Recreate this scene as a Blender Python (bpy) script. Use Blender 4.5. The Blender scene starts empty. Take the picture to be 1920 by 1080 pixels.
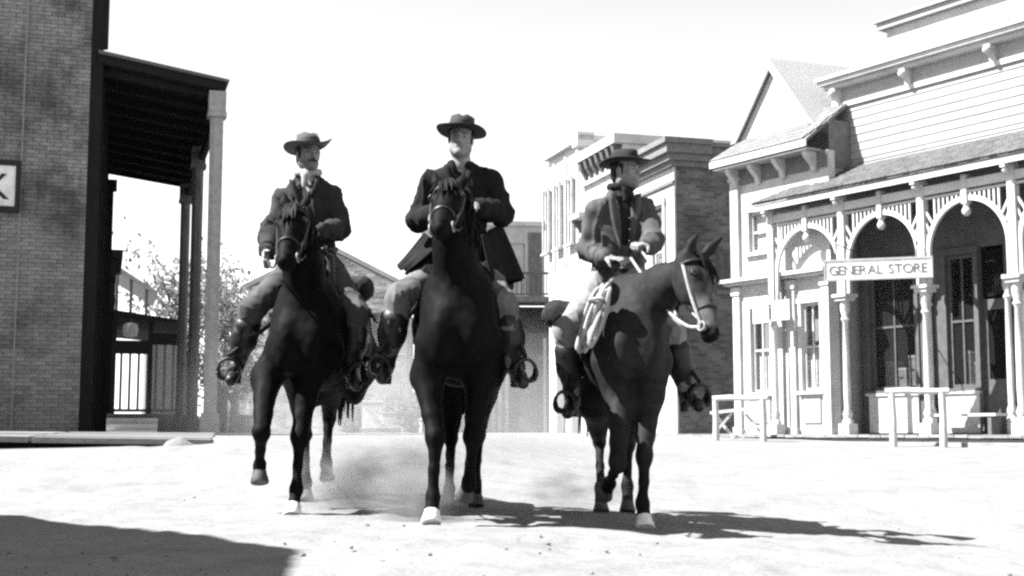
import bpy, bmesh, math, random
import numpy as np
from mathutils import Vector, Matrix

random.seed(7)
sc = bpy.context.scene
COL = sc.collection

# ------------------------------------------------------------------ camera, sky, sun, exposure
CAM_H = .54
PITCH = math.atan(268/2500)
FPX = 2500.0                                    # focal length in pixels of a 1920 wide frame
cd = bpy.data.cameras.new('camera')
cd.sensor_width = 36.0
cd.lens = FPX/1920*36.0
cd.clip_start = .1
cd.clip_end = 3000
cam = bpy.data.objects.new('camera', cd)
COL.objects.link(cam)
cam.location = (0, 0, CAM_H)
cam.rotation_euler = (math.pi/2+PITCH, 0, 0)
sc.camera = cam

SUN_EL = math.radians(49.5)
SUN_AZ = math.atan2(-.997, -.08)                 # from +Y towards +X (negative: to the left)
w = bpy.data.worlds.new('World')
sc.world = w
w.use_nodes = True
nt = w.node_tree
bg = nt.nodes['Background']
sky = nt.nodes.new('ShaderNodeTexSky')
sky.sky_type = 'NISHITA'
sky.sun_disc = False
sky.sun_elevation = SUN_EL
sky.sun_rotation = SUN_AZ
sky.dust_density = 0.0
sky.air_density = 2.4
sepc = nt.nodes.new('ShaderNodeSeparateColor')  # black and white film behind a red filter
nt.links.new(sky.outputs[0], sepc.inputs[0])
nt.links.new(sepc.outputs[0], bg.inputs['Color'])
bg.inputs['Strength'].default_value = .063

sl = bpy.data.lights.new('sun', 'SUN')
sl.energy = 5.0
sl.angle = math.radians(.5)
sl.color = (1, 1, 1)
so = bpy.data.objects.new('sun', sl)
COL.objects.link(so)
sdir = Vector((.997*math.cos(SUN_EL), .08*math.cos(SUN_EL), -math.sin(SUN_EL)))
so.rotation_euler = sdir.to_track_quat('-Z', 'Y').to_euler()
so.location = (-20, 10, 25)

sc.render.engine = 'CYCLES'
sc.view_settings.view_transform = 'Standard'
sc.view_settings.look = 'None'
sc.view_settings.gamma = 1.0
sc.view_settings.use_curve_mapping = False
sc.view_settings.exposure = 2.08
sc.cycles.filter_width = 2.5                    # the soft lens of an old film camera
sc.cycles.volume_step_rate = 2.0
sc.cycles.max_bounces = 6
sc.cycles.use_denoising = False                # leaves a fine grain, as on film

# ------------------------------------------------------------------ materials
def mat(name, v, rough=.85, amp=.25, scale=6., bump=0., bscale=60., spec=.3, stretch=(1, 1, 1), island=0., tone=False,
        stain=0., stain_scale=.8, sheen=0., bdist=.02):
    m = bpy.data.materials.new(name)
    m.use_nodes = True
    t = m.node_tree
    N = t.nodes
    L = t.links
    p = N['Principled BSDF']
    p.inputs['Roughness'].default_value = rough
    p.inputs['Specular IOR Level'].default_value = spec
    if sheen:
        p.inputs['Sheen Weight'].default_value = sheen
    tc = N.new('ShaderNodeTexCoord')
    mp = N.new('ShaderNodeMapping')
    mp.inputs['Scale'].default_value = stretch
    L.new(tc.outputs['Object'], mp.inputs[0])
    no = N.new('ShaderNodeTexNoise')
    no.inputs['Scale'].default_value = scale
    no.inputs['Detail'].default_value = 6
    no.inputs['Roughness'].default_value = .65
    L.new(mp.outputs[0], no.inputs['Vector'])
    mr = N.new('ShaderNodeMapRange')
    mr.inputs[1].default_value = .3
    mr.inputs[2].default_value = .7
    mr.inputs[3].default_value = v*(1-amp)
    mr.inputs[4].default_value = v*(1+amp)
    L.new(no.outputs[0], mr.inputs[0])
    out = mr.outputs[0]

    def mul(a, b):
        q = N.new('ShaderNodeMath')
        q.operation = 'MULTIPLY'
        L.new(a, q.inputs[0])
        if isinstance(b, float):
            q.inputs[1].default_value = b
        else:
            L.new(b, q.inputs[1])
        return q.outputs[0]
    if island:
        g = N.new('ShaderNodeNewGeometry')
        r = N.new('ShaderNodeMapRange')
        r.inputs[3].default_value = 1-island
        r.inputs[4].default_value = 1+island
        oi = N.new('ShaderNodeObjectInfo')
        a = N.new('ShaderNodeMath')
        a.operation = 'ADD'
        L.new(g.outputs['Random Per Island'], a.inputs[0])
        L.new(oi.outputs['Random'], a.inputs[1])
        f = N.new('ShaderNodeMath')
        f.operation = 'FRACT'
        L.new(a.outputs[0], f.inputs[0])
        L.new(f.outputs[0], r.inputs[0])
        out = mul(out, r.outputs[0])
    if stain:
        g2 = N.new('ShaderNodeTexNoise')
        g2.inputs['Scale'].default_value = stain_scale
        g2.inputs['Detail'].default_value = 5
        g2.inputs['Roughness'].default_value = .6
        tw = N.new('ShaderNodeNewGeometry')
        L.new(tw.outputs['Position'], g2.inputs['Vector'])
        r2 = N.new('ShaderNodeMapRange')
        r2.inputs[1].default_value = .45
        r2.inputs[2].default_value = .62
        r2.inputs[3].default_value = 1
        r2.inputs[4].default_value = 1-stain
        L.new(g2.outputs[0], r2.inputs[0])
        out = mul(out, r2.outputs[0])
    if tone:
        at = N.new('ShaderNodeAttribute')
        at.attribute_name = 'tone'
        out = mul(out, at.outputs['Fac'])
    L.new(out, p.inputs['Base Color'])
    if bump:
        nb = N.new('ShaderNodeTexNoise')
        nb.inputs['Scale'].default_value = bscale
        nb.inputs['Detail'].default_value = 4
        L.new(mp.outputs[0], nb.inputs['Vector'])
        bp = N.new('ShaderNodeBump')
        bp.inputs['Strength'].default_value = bump
        bp.inputs['Distance'].default_value = bdist
        L.new(nb.outputs[0], bp.inputs['Height'])
        L.new(bp.outputs[0], p.inputs['Normal'])
    return m


def brickmat(name, v, mortar, bw=.24, rh=.085, amp=.35, stain=.4, wood=False):
    m = bpy.data.materials.new(name)
    m.use_nodes = True
    t = m.node_tree
    N = t.nodes
    L = t.links
    p = N['Principled BSDF']
    p.inputs['Roughness'].default_value = .9
    p.inputs['Specular IOR Level'].default_value = .2
    tc = N.new('ShaderNodeTexCoord')
    sp = N.new('ShaderNodeSeparateXYZ')
    L.new(tc.outputs['Object'], sp.inputs[0])
    ad = N.new('ShaderNodeMath')
    ad.operation = 'ADD'
    L.new(sp.outputs[0], ad.inputs[0])
    L.new(sp.outputs[1], ad.inputs[1])
    cb = N.new('ShaderNodeCombineXYZ')
    L.new(ad.outputs[0], cb.inputs[0])
    L.new(sp.outputs[2], cb.inputs[1])
    b = N.new('ShaderNodeTexBrick')
    b.inputs['Scale'].default_value = 1
    b.inputs['Brick Width'].default_value = bw
    b.inputs['Row Height'].default_value = rh
    b.inputs['Mortar Size'].default_value = .007
    b.inputs['Color1'].default_value = (v*(1-amp),)*3+(1,)
    b.inputs['Color2'].default_value = (v*(1+amp),)*3+(1,)
    b.inputs['Mortar'].default_value = (mortar,)*3+(1,)
    L.new(cb.outputs[0], b.inputs['Vector'])
    no = N.new('ShaderNodeTexNoise')
    no.inputs['Scale'].default_value = .9
    no.inputs['Detail'].default_value = 7
    L.new(tc.outputs['Object'], no.inputs['Vector'])
    mr = N.new('ShaderNodeMapRange')
    mr.inputs[1].default_value = .35
    mr.inputs[2].default_value = .65
    mr.inputs[3].default_value = 1-stain
    mr.inputs[4].default_value = 1.15
    L.new(no.outputs[0], mr.inputs[0])
    mx = N.new('ShaderNodeVectorMath')
    mx.operation = 'SCALE'
    L.new(b.outputs['Color'], mx.inputs[0])
    L.new(mr.outputs[0], mx.inputs['Scale'])
    L.new(mx.outputs[0], p.inputs['Base Color'])
    bp = N.new('ShaderNodeBump')
    bp.inputs['Strength'].default_value = .6
    bp.inputs['Distance'].default_value = .01
    bp.invert = True
    L.new(b.outputs['Fac'], bp.inputs['Height'])
    L.new(bp.outputs[0], p.inputs['Normal'])
    return m


def glassmat(name, v=.02, alpha=.55):
    m = bpy.data.materials.new(name)
    m.use_nodes = True
    t = m.node_tree
    N = t.nodes
    L = t.links
    p = N['Principled BSDF']
    p.inputs['Base Color'].default_value = (v, v, v, 1)
    p.inputs['Roughness'].default_value = .04
    no = N.new('ShaderNodeTexNoise')
    no.inputs['Scale'].default_value = 1.5
    bp = N.new('ShaderNodeBump')
    bp.inputs['Strength'].default_value = .08
    L.new(no.outputs[0], bp.inputs['Height'])
    L.new(bp.outputs[0], p.inputs['Normal'])
    tr = N.new('ShaderNodeBsdfTransparent')
    mx = N.new('ShaderNodeMixShader')
    mx.inputs[0].default_value = alpha
    L.new(tr.outputs[0], mx.inputs[1])
    L.new(p.outputs[0], mx.inputs[2])
    L.new(mx.outputs[0], N['Material Output'].inputs[0])
    return m


M = {}
M['brick'] = mat('red_brick', .19, .92, .3, 9, .5, 70, island=.16, stain=.62, stain_scale=.75)
M['mortar'] = mat('mortar', .15, .95, .2, 5, .3, 50, stain=.5, stain_scale=.75)
M['far_brick'] = brickmat('far_brick', .11, .15)
M['bank_brick'] = brickmat('bank_brick', .175, .15, .215, .066, .16, .55)
M['haze_brick'] = brickmat('haze_brick', .6, .68, .26, .1)  # brick lightened to paint in the haze before the building
M['white_paint'] = mat('white_paint', .43, .6, .1, 5, .25, 40, spec=.35, stain=.16, stain_scale=1.6)
M['cream_paint'] = mat('cream_paint', .34, .7, .12, 4, .3, 40, stretch=(1, 1, 5), stain=.12)
M['clapboard'] = mat('clapboard_paint', .25, .7, .14, 3, .3, 30, stretch=(1, 1, 8), island=.07)
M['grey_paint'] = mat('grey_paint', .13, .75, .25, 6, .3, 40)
M['column_paint'] = mat('column_paint', .24, .7, .25, 9, .3, 40)
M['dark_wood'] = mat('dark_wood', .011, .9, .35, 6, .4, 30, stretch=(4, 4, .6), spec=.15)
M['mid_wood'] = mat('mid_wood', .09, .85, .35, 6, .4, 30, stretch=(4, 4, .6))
M['weathered'] = mat('weathered_wood', .22, .85, .3, 5, .5, 30, stretch=(.6, 5, 5))
M['plank'] = mat('boardwalk_plank', .2, .9, .3, 5, .5, 30, stretch=(.6, 5, 5), island=.15)
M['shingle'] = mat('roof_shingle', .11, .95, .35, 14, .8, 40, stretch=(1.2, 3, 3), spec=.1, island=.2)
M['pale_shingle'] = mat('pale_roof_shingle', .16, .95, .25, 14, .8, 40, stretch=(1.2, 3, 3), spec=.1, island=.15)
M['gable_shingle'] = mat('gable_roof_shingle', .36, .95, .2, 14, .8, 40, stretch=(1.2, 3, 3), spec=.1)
M['store_wall'] = mat('store_wall_paint', .07, .8, .25, 5, .3, 40)
M['glass'] = glassmat('window_glass', .02, .35)
M['clear_glass'] = glassmat('clear_glass', .02, .16)
M['dark_glass'] = glassmat('dark_window_glass', .01, .9)
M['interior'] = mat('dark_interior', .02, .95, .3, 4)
M['letter'] = mat('letter_paint', .1, .8, .2, 20)
M['black_paint'] = mat('black_paint', .012, .7, .3, 10)
M['sign_white'] = mat('sign_white', .7, .7, .14, 5, .2, 50, stain=.2, stain_scale=3)
M['goods'] = mat('shop_goods', .4, .8, .5, 7)
M['leaf'] = mat('leaf', .09, .7, .4, 3, island=.45)
M['pale_leaf'] = mat('pale_leaf', .17, .7, .4, 3, island=.4)
M['trouser_dun'] = mat('dun_trouser_cloth', .1, .9, .35, 9, .4, 140, bdist=.003)
for k_ in ('leaf', 'pale_leaf'):                # light comes through leaves
    t_ = M[k_].node_tree
    tr_ = t_.nodes.new('ShaderNodeBsdfTranslucent')
    ms_ = t_.nodes.new('ShaderNodeMixShader')
    ms_.inputs[0].default_value = .45
    p_ = t_.nodes['Principled BSDF']
    t_.links.new(p_.inputs['Base Color'].links[0].from_socket, tr_.inputs[0])
    t_.links.new(p_.outputs[0], ms_.inputs[1])
    t_.links.new(tr_.outputs[0], ms_.inputs[2])
    t_.links.new(ms_.outputs[0], t_.nodes['Material Output'].inputs[0])
M['bark'] = mat('bark', .1, .95, .4, 8, .6, 30)
M['iron'] = mat('iron', .03, .5, .3, 10)
M['coat_black'] = mat('black_horse_coat', .0034, .65, .55, 22, .2, 120, spec=.05, tone=True, bdist=.003)
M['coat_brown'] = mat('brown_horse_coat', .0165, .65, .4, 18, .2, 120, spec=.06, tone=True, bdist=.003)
M['mane'] = mat('mane_hair', .003, .65, .4, 20, spec=.12, island=.5)
M['mane_brown'] = mat('dark_mane_hair', .003, .65, .4, 20, spec=.12, island=.5)
M['hoof_dark'] = mat('dark_hoof', .05, .7, .4, 20, .3, 60)
M['hoof_white'] = mat('white_hoof', .6, .75, .15, 20, .3, 60)
M['eye'] = mat('eye', .006, .1, .1, 10, spec=.6)
M['leather'] = mat('leather', .016, .5, .35, 10, .3, 60, bdist=.003)
M['pale_leather'] = mat('pale_leather', .22, .6, .25, 15, .3, 60, bdist=.003)
M['rope'] = mat('rope', .3, .9, .25, 40, .5, 120)
M['skin'] = mat('skin', .2, .55, .1, 12, .1, 80, tone=True, bdist=.003)
M['hair'] = mat('hair', .012, .7, .4, 30)
M['wool_black'] = mat('black_wool', .011, .95, .3, 12, .35, 160, spec=.1, bdist=.003)
M['denim_dark'] = mat('dark_jacket_cloth', .026, .9, .3, 10, .4, 140, spec=.15, bdist=.003)
M['canvas'] = mat('canvas_jacket_cloth', .06, .9, .35, 8, .45, 120, spec=.15, bdist=.003)
M['shirt_dark'] = mat('dark_shirt_cloth', .013, .9, .3, 10, .4, 140, spec=.1, bdist=.003)
M['shirt_white'] = mat('white_shirt_cloth', .28, .85, .12, 10, .3, 120, bdist=.003)
M['trouser_pale'] = mat('pale_trouser_cloth', .17, .9, .2, 9, .4, 140, bdist=.003)
M['trouser_mid'] = mat('grey_trouser_cloth', .055, .9, .25, 9, .4, 140, bdist=.003)
M['boot'] = mat('boot_leather', .01, .45, .3, 12, .3, 60, bdist=.003)
M['felt_grey'] = mat('grey_felt', .035, .85, .25, 12, .3, 100, sheen=.1, bdist=.003)
M['felt_dark'] = mat('dark_felt', .02, .85, .3, 12, .3, 100, bdist=.003)
M['felt_black'] = mat('black_felt', .012, .85, .3, 12, .3, 100, bdist=.003)
M['blanket'] = mat('blanket_wool', .02, .95, .4, 10, .5, 120)

# ------------------------------------------------------------------ helpers
def gz(x, y):
    """height of the packed earth: level by the riders, rising gently to the boardwalks"""
    x = np.asarray(x, float)
    y = np.asarray(y, float)
    q = np.clip((x+1.5)/4.0, 0, 1)
    t = np.clip((y-9.5)/(6.2+17.3*q*q*(3-2*q)), 0, 1)
    z = .475*(3*t*t-2*t**3)
    u = np.clip(x+.5, 0, 3.6)
    v = np.clip((15.5-y)/6, 0, 1)
    return z-(.036*u+.005*u*u)*v*v*(3-2*v)


def P(px, py, Y):
    """a point of the street at the distance Y, from where the photograph shows it (1920 x 1080)"""
    dx = (px-960)/FPX
    dz = (540-py)/FPX
    d = Vector((dx, math.cos(PITCH)-dz*math.sin(PITCH), math.sin(PITCH)+dz*math.cos(PITCH)))
    return Vector((0, 0, CAM_H))+d*(Y/d.y)


def tag(o, label=None, cat=None, group=None, kind=None):
    if label:
        o['label'] = label
    if cat:
        o['category'] = cat
    if group:
        o['group'] = group
    if kind:
        o['kind'] = kind
    return o


def empty(name, loc, rz=0., label=None, cat=None, group=None):
    o = bpy.data.objects.new(name, None)
    COL.objects.link(o)
    o.location = loc
    o.rotation_euler = (0, 0, rz)
    o.empty_display_size = .2
    return tag(o, label, cat, group)


def link(name, me, m, parent=None):
    o = bpy.data.objects.new(name, me)
    COL.objects.link(o)
    if m is not None and not me.materials:
        me.materials.append(m)
    if parent is not None:
        o.parent = parent
    return o


def inst(o, name, parent, loc=(0, 0, 0), rz=0., scale=None):
    c = o.copy()
    c.name = name
    COL.objects.link(c)
    c.parent = parent
    c.location = loc
    c.rotation_euler = (0, 0, rz)
    if scale is not None:
        c.scale = scale
    return c


class MB:
    """collects simple solids into one mesh"""
    def __init__(s):
        s.v = []
        s.f = []

    def add(s, v, f):
        b = len(s.v)
        s.v += [tuple(q) for q in v]
        s.f += [tuple(i+b for i in q) for q in f]
        return s

    def box(s, x0, x1, y0, y1, z0, z1):
        return s.hexa([(x0, y0, z0), (x1, y0, z0), (x1, y1, z0), (x0, y1, z0), (x0, y0, z1), (x1, y0, z1), (x1, y1, z1), (x0, y1, z1)])

    def hexa(s, c):
        return s.add(c, [(0, 3, 2, 1), (4, 5, 6, 7), (0, 1, 5, 4), (1, 2, 6, 5), (2, 3, 7, 6), (3, 0, 4, 7)])

    def bar(s, a, b, wx, wy, up=(0, 0, 1)):
        a = Vector(a)
        b = Vector(b)
        d = (b-a).normalized()
        u = Vector(up)
        if abs(d.dot(u)) > .98:
            u = Vector((1, 0, 0))
        x = d.cross(u).normalized()
        y = x.cross(d)
        c = [q+x*i*wx/2+y*j*wy/2 for q in (a, b) for i, j in ((-1, -1), (1, -1), (1, 1), (-1, 1))]
        return s.hexa(c)

    def prism(s, poly, d0, d1, axis=1):
        """poly: outline in the two other axes, extruded along axis from d0 to d1"""
        n = len(poly)

        def pt(q, d):
            q = list(q)
            q.insert(axis, d)
            return q
        v = [pt(q, d0) for q in poly]+[pt(q, d1) for q in poly]
        f = [tuple(range(n)), tuple(range(2*n-1, n-1, -1))]+[(i, (i+1) % n, n+(i+1) % n, n+i) for i in range(n)]
        return s.add(v, f)

    def tube(s, pts, r, n=8, caps=True):
        pts = [Vector(p) for p in pts]
        rs = r if isinstance(r, (list, tuple)) else [r]*len(pts)
        v = []
        f = []
        u = None
        for i, p in enumerate(pts):
            d = (pts[min(i+1, len(pts)-1)]-pts[max(i-1, 0)]).normalized()
            if u is None:
                u = d.orthogonal().normalized()
            u = (u-d*u.dot(d)).normalized()
            w_ = d.cross(u)
            for k in range(n):
                a = 2*math.pi*k/n
                v.append(p+(u*math.cos(a)+w_*math.sin(a))*rs[i])
        for i in range(len(pts)-1):
            for k in range(n):
                f.append((i*n+k, i*n+(k+1) % n, (i+1)*n+(k+1) % n, (i+1)*n+k))
        if caps:
            f.append(tuple(range(n-1, -1, -1)))
            f.append(tuple((len(pts)-1)*n+k for k in range(n)))
        return s.add(v, f)

    def lathe(s, prof, c=(0, 0, 0), n=14):
        c = Vector(c)
        v = []
        f = []
        for r, z in prof:
            for k in range(n):
                a = 2*math.pi*k/n
                v.append(c+Vector((r*math.cos(a), r*math.sin(a), z)))
        for i in range(len(prof)-1):
            for k in range(n):
                f.append((i*n+k, i*n+(k+1) % n, (i+1)*n+(k+1) % n, (i+1)*n+k))
        f.append(tuple(range(n-1, -1, -1)))
        f.append(tuple((len(prof)-1)*n+k for k in range(n)))
        return s.add(v, f)

    def ball(s, c, r, n=10):
        return s.lathe([(max(.001, r*math.sin(math.pi*i/8)), -r*math.cos(math.pi*i/8)) for i in range(9)], c, n)

    def build(s, name, m, parent=None, smooth=False):
        me = bpy.data.meshes.new(name)
        me.from_pydata(s.v, [], s.f)
        bm = bmesh.new()
        bm.from_mesh(me)
        bmesh.ops.recalc_face_normals(bm, faces=bm.faces)
        bm.to_mesh(me)
        bm.free()
        if smooth:
            me.polygons.foreach_set('use_smooth', [True]*len(me.polygons))
            if hasattr(me, 'set_sharp_from_angle'):
                me.set_sharp_from_angle(angle=math.radians(42))
        return link(name, me, m, parent)


def B(x0, x1, y0, y1, z0, z1):
    return MB().box(x0, x1, y0, y1, z0, z1)


def np_mesh(name, V, Q, m, parent=None, tone=None):
    me = bpy.data.meshes.new(name)
    me.vertices.add(len(V))
    me.vertices.foreach_set('co', np.asarray(V, np.float32).ravel())
    k = Q.shape[1]
    me.loops.add(len(Q)*k)
    me.loops.foreach_set('vertex_index', Q.astype(np.int32).ravel())
    me.polygons.add(len(Q))
    me.polygons.foreach_set('loop_start', np.arange(0, len(Q)*k, k, dtype=np.int32))
    me.polygons.foreach_set('use_smooth', np.ones(len(Q), bool))
    if tone is not None:
        a = me.attributes.new('tone', 'FLOAT', 'POINT')
        a.data.foreach_set('value', np.asarray(tone, np.float32))
    me.update(calc_edges=True)
    me.validate()
    return link(name, me, m, parent)


def sheet(name, grid, th, m, parent=None):
    """a cloth or leather sheet with real thickness from a (nu, nv, 3) array of points"""
    G = np.asarray(grid, float)
    nu, nv, _ = G.shape
    du = np.gradient(G, axis=0)
    dv = np.gradient(G, axis=1)
    n = np.cross(du, dv)
    n /= np.linalg.norm(n, axis=2, keepdims=True)+1e-9
    V = np.concatenate([(G+n*th/2).reshape(-1, 3), (G-n*th/2).reshape(-1, 3)])
    o = nu*nv
    Q = []
    ix = lambda i, j: i*nv+j
    for i in range(nu-1):
        for j in range(nv-1):
            Q.append((ix(i, j), ix(i+1, j), ix(i+1, j+1), ix(i, j+1)))
            Q.append((o+ix(i, j), o+ix(i, j+1), o+ix(i+1, j+1), o+ix(i+1, j)))
    for i in range(nu-1):
        for j in (0, nv-1):
            Q.append((ix(i, j), ix(i+1, j), o+ix(i+1, j), o+ix(i, j)) if j else (ix(i+1, j), ix(i, j), o+ix(i, j), o+ix(i+1, j)))
    for j in range(nv-1):
        for i in (0, nu-1):
            Q.append((ix(i, j+1), ix(i, j), o+ix(i, j), o+ix(i, j+1)) if i else (ix(i, j), ix(i, j+1), o+ix(i, j+1), o+ix(i, j)))
    return np_mesh(name, V, np.array(Q), m, parent)


def lettering(parent, text, size, m, centre, width, y, extrude=.006):
    """each letter a mesh of its own, spread evenly over the width"""
    made = []
    for ch in text:
        if ch == ' ':
            made.append(None)
            continue
        c = bpy.data.curves.new('letter', 'FONT')
        c.body = ch
        c.size = size
        c.extrude = extrude
        t = bpy.data.objects.new('letter', c)
        COL.objects.link(t)
        bpy.context.view_layer.update()
        me = bpy.data.meshes.new_from_object(t.evaluated_get(bpy.context.evaluated_depsgraph_get()))
        bpy.data.objects.remove(t)
        me.name = 'letter'
        me.materials.clear()
        xs = [v.co.x for v in me.vertices]
        made.append((me, min(xs), max(xs)))
    tot = sum((q[2]-q[1]) if q else size*.32 for q in made)
    gap = (width-tot)/(len(made)-1)
    x = centre[0]-width/2
    for q in made:
        if q:
            o = link('letter', q[0], m, parent)
            o.location = (x-q[1], y, centre[1]-size*.36)
            o.rotation_euler = (math.pi/2, 0, 0)
            x += q[2]-q[1]
        else:
            x += size*.32
        x += gap

def _h3(i, j, k, s):
    n = (i*374761393+j*668265263+k*1274126177+s*144665) & 0xffffffff
    n = ((n ^ (n >> 13))*1274126177) & 0xffffffff
    return ((n ^ (n >> 16)) & 0xffff)/65535.


def vnoise(x, y, z, s=1):
    """smooth value noise in -1..1, on arrays"""
    x, y, z = np.broadcast_arrays(*(np.asarray(q, float) for q in (x, y, z)))
    i, j, k = (np.floor(q).astype(np.int64) for q in (x, y, z))
    u, v, t = x-i, y-j, z-k
    u, v, t = (q*q*(3-2*q) for q in (u, v, t))
    r = 0
    for a in (0, 1):
        for b in (0, 1):
            for c in (0, 1):
                r = r+_h3(i+a, j+b, k+c, s)*(u if a else 1-u)*(v if b else 1-v)*(t if c else 1-t)
    return r*2-1


# ------------------------------------------------------------------ the ground
def axis(parts):
    out = []
    for a, b, st in parts:
        out += list(np.arange(a, b-1e-6, st))
    return np.array(out+[parts[-1][1]])


gx = axis([(-260, -60, 40), (-60, -14, 4), (-14, -4.2, .35), (-4.2, 4.2, .045), (4.2, 14, .35), (14, 60, 4), (60, 260, 40)])
gy = axis([(-60, -8, 8), (-8, 3.5, .5), (3.5, 11.5, .045), (11.5, 26, .3), (26, 60, 3), (60, 500, 44)])
GX, GY = np.meshgrid(gx, gy, indexing='ij')
near = np.clip((13-np.hypot(GX, GY-6.5)*1.2)/4, 0, 1)
GZ = gz(GX, GY)
rough = vnoise(GX*1.6, GY*1.6, 0, 3)*.010+vnoise(GX*4.5, GY*4.5, 0, 4)*.008+vnoise(GX*11, GY*11, 0, 5)*.006
rough = rough-np.clip(vnoise(GX*3.2+7, GY*3.2, 0, 8)-.45, 0, 1)*.05          # hoof marks
GZ = GZ+near*rough+.012*vnoise(GX*.5, GY*.5, 0, 9)
V = np.stack([GX, GY, GZ], -1).reshape(-1, 3)
nx, ny = GX.shape
I = np.arange(nx*ny).reshape(nx, ny)
Q = np.stack([I[:-1, :-1], I[1:, :-1], I[1:, 1:], I[:-1, 1:]], -1).reshape(-1, 4)
M['dirt'] = mat('packed_dirt', .182, .97, .12, 7.5, .5, 26, spec=.1, stain=.12, stain_scale=1.4)
g = np_mesh('ground', V, Q, M['dirt'])
tag(g, kind='structure')

# loose clods and pebbles
mb = MB()
for i in range(130):
    Y = 4.7+6.0*random.random()**1.5
    X = random.uniform(-.42, .42)*Y
    r = random.uniform(.004, .011)*(1.6 if random.random() < .08 else 1)
    z = float(gz(X, Y))
    k = MB().lathe([(r*.6, -r*.5), (r, 0), (r*.7, r*.5), (r*.2, r*.7)], (0, 0, 0), 5)
    a = random.random()*6
    mb.add([(X+p[0]*math.cos(a)*1.3-p[1]*math.sin(a), Y+p[0]*math.sin(a)*1.3+p[1]*math.cos(a), z+p[2]) for p in k.v], k.f)
tag(mb.build('clods', mat('clod_dirt', .13, .95, .4, 20)), kind='stuff', label='loose clods and pebbles scattered over the pale dirt street', cat='clods')


# ------------------------------------------------------------------ building helpers (local frame: front wall at y = 0 facing -y)
def wall(name, m, parent, x0, x1, z0, z1, y0, y1, openings=()):
    xs = sorted({x0, x1, *[q for o in openings for q in o[:2]]})
    zs = sorted({z0, z1, *[q for o in openings for q in o[2:]]})
    xs = [q for q in xs if x0 <= q <= x1]
    zs = [q for q in zs if z0 <= q <= z1]
    b = MB()
    for i in range(len(zs)-1):
        run = None
        for j in range(len(xs)):
            solid = j < len(xs)-1 and not any(o[0] < (xs[j]+xs[j+1])/2 < o[1] and o[2] < (zs[i]+zs[i+1])/2 < o[3] for o in openings)
            if solid and run is None:
                run = xs[j]
            if not solid and run is not None:
                b.box(run, xs[j], y0, y1, zs[i], zs[i+1])
                run = None
    return b.build(name, m, parent)


def window(parent, x0, x1, z0, z1, y, fm, gm, nx=1, nz=2, fr=.06, trim=.09, trim_m=None, back=True):
    f = MB()
    f.box(x0, x0+fr, y+.05, y+.11, z0, z1).box(x1-fr, x1, y+.05, y+.11, z0, z1)
    f.box(x0+fr, x1-fr, y+.05, y+.11, z0, z0+fr).box(x0+fr, x1-fr, y+.05, y+.11, z1-fr, z1)
    for i in range(1, nx):
        xx = x0+(x1-x0)*i/nx
        f.box(xx-.017, xx+.017, y+.055, y+.1, z0+fr, z1-fr)
    for i in range(1, nz):
        zz = z0+(z1-z0)*i/nz
        f.box(x0+fr, x1-fr, y+.06, y+.105, zz-.022, zz+.022)
    o = f.build('window', fm, parent)
    for i in range(nx):
        for j in range(nz):
            a, b = x0+fr+(x1-x0-2*fr)*i/nx, x0+fr+(x1-x0-2*fr)*(i+1)/nx
            c, d = z0+fr+(z1-z0-2*fr)*j/nz, z0+fr+(z1-z0-2*fr)*(j+1)/nz
            B(a+.002, b-.002, y+.082, y+.09, c+.002, d-.002).build('pane', gm, o)
    if trim:
        t = MB()
        t.box(x0-trim, x0-.003, y-.035, y+.02, z0, z1).box(x1+.003, x1+trim, y-.035, y+.02, z0, z1)
        t.box(x0-trim-.03, x1+trim+.03, y-.05, y+.02, z1+.003, z1+trim*1.3)
        t.build('window_casing', trim_m or fm, o)
        B(x0-trim-.03, x1+trim+.03, y-.09, y+.05, z0-.07, z0-.003).build('sill', trim_m or fm, o)
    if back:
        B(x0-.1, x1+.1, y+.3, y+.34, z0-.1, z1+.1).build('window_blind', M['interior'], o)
    return o


def turned_post(x, y, z0, z1, r):
    h = z1-z0
    pr = [(r*1.7, 0), (r*1.7, .1*h), (r*1.15, .12*h), (r*1.5, .15*h), (r*.95, .19*h), (r*1.1, .3*h), (r*1.0, .6*h), (r*.85, .84*h), (r*1.4, .86*h), (r*.95, .885*h), (r*1.5, .93*h), (r*1.5, h)]
    return MB().lathe(pr, (x, y, z0), 12)


# ------------------------------------------------------------------ the bank (left, seen from its shaded end wall)
R17 = math.radians(17)
bank = empty('bank_building', P(158, 810, 21.5)*1, R17, 'tall brick bank with a dark columned porch along its side street', 'building')
bank.location.z = 0
B(-4.22, -.09, .03, .5, .1, 8.0).build('wall', M['mortar'], bank)
B(-9, -4.222, .012, .5, .1, 8.0).build('wall', M['bank_brick'], bank)
B(-9, 0, .5, 9.6, .1, 6.75).build('rear_wall', M['far_brick'], bank)
cx, ch, bl = .0, .066, .205
rows = [.46+ch*i for i in range(114)]
spots = []
for i, z in enumerate(rows):
    off = (bl+.01)/2 if i % 2 else 0
    x = -.094+off
    while x > -4.2:
        a, b = max(x-bl, -4.2), min(x, -.094)
        if b-a > .03:
            spots.append((z, a, b))
        x -= bl+.01
vis = sorted([s for s in spots if s[1] > -1.45 and s[2]-s[1] > bl-.01], key=lambda s: s[0])[:298]
vs = set(vis)
proto = None
for (z, a, b) in vis:
    if proto is None:
        proto = MB().box(-bl/2, bl/2, 0, .05, 0, .058).build('brick', M['brick'], bank)
        o = proto
    else:
        o = inst(proto, 'brick', bank)
    o.location = ((a+b)/2, .012+random.uniform(-.006, .004), z+random.uniform(-.002, .002))
    o.rotation_euler = (random.uniform(-.01, .01), 0, random.uniform(-.01, .01))
mb = MB()
for s in spots:
    if s not in vs:
        j = random.uniform(-.006, .004)
        mb.box(s[1], s[2], .012+j, .06+j, s[0], s[0]+.058)
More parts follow.
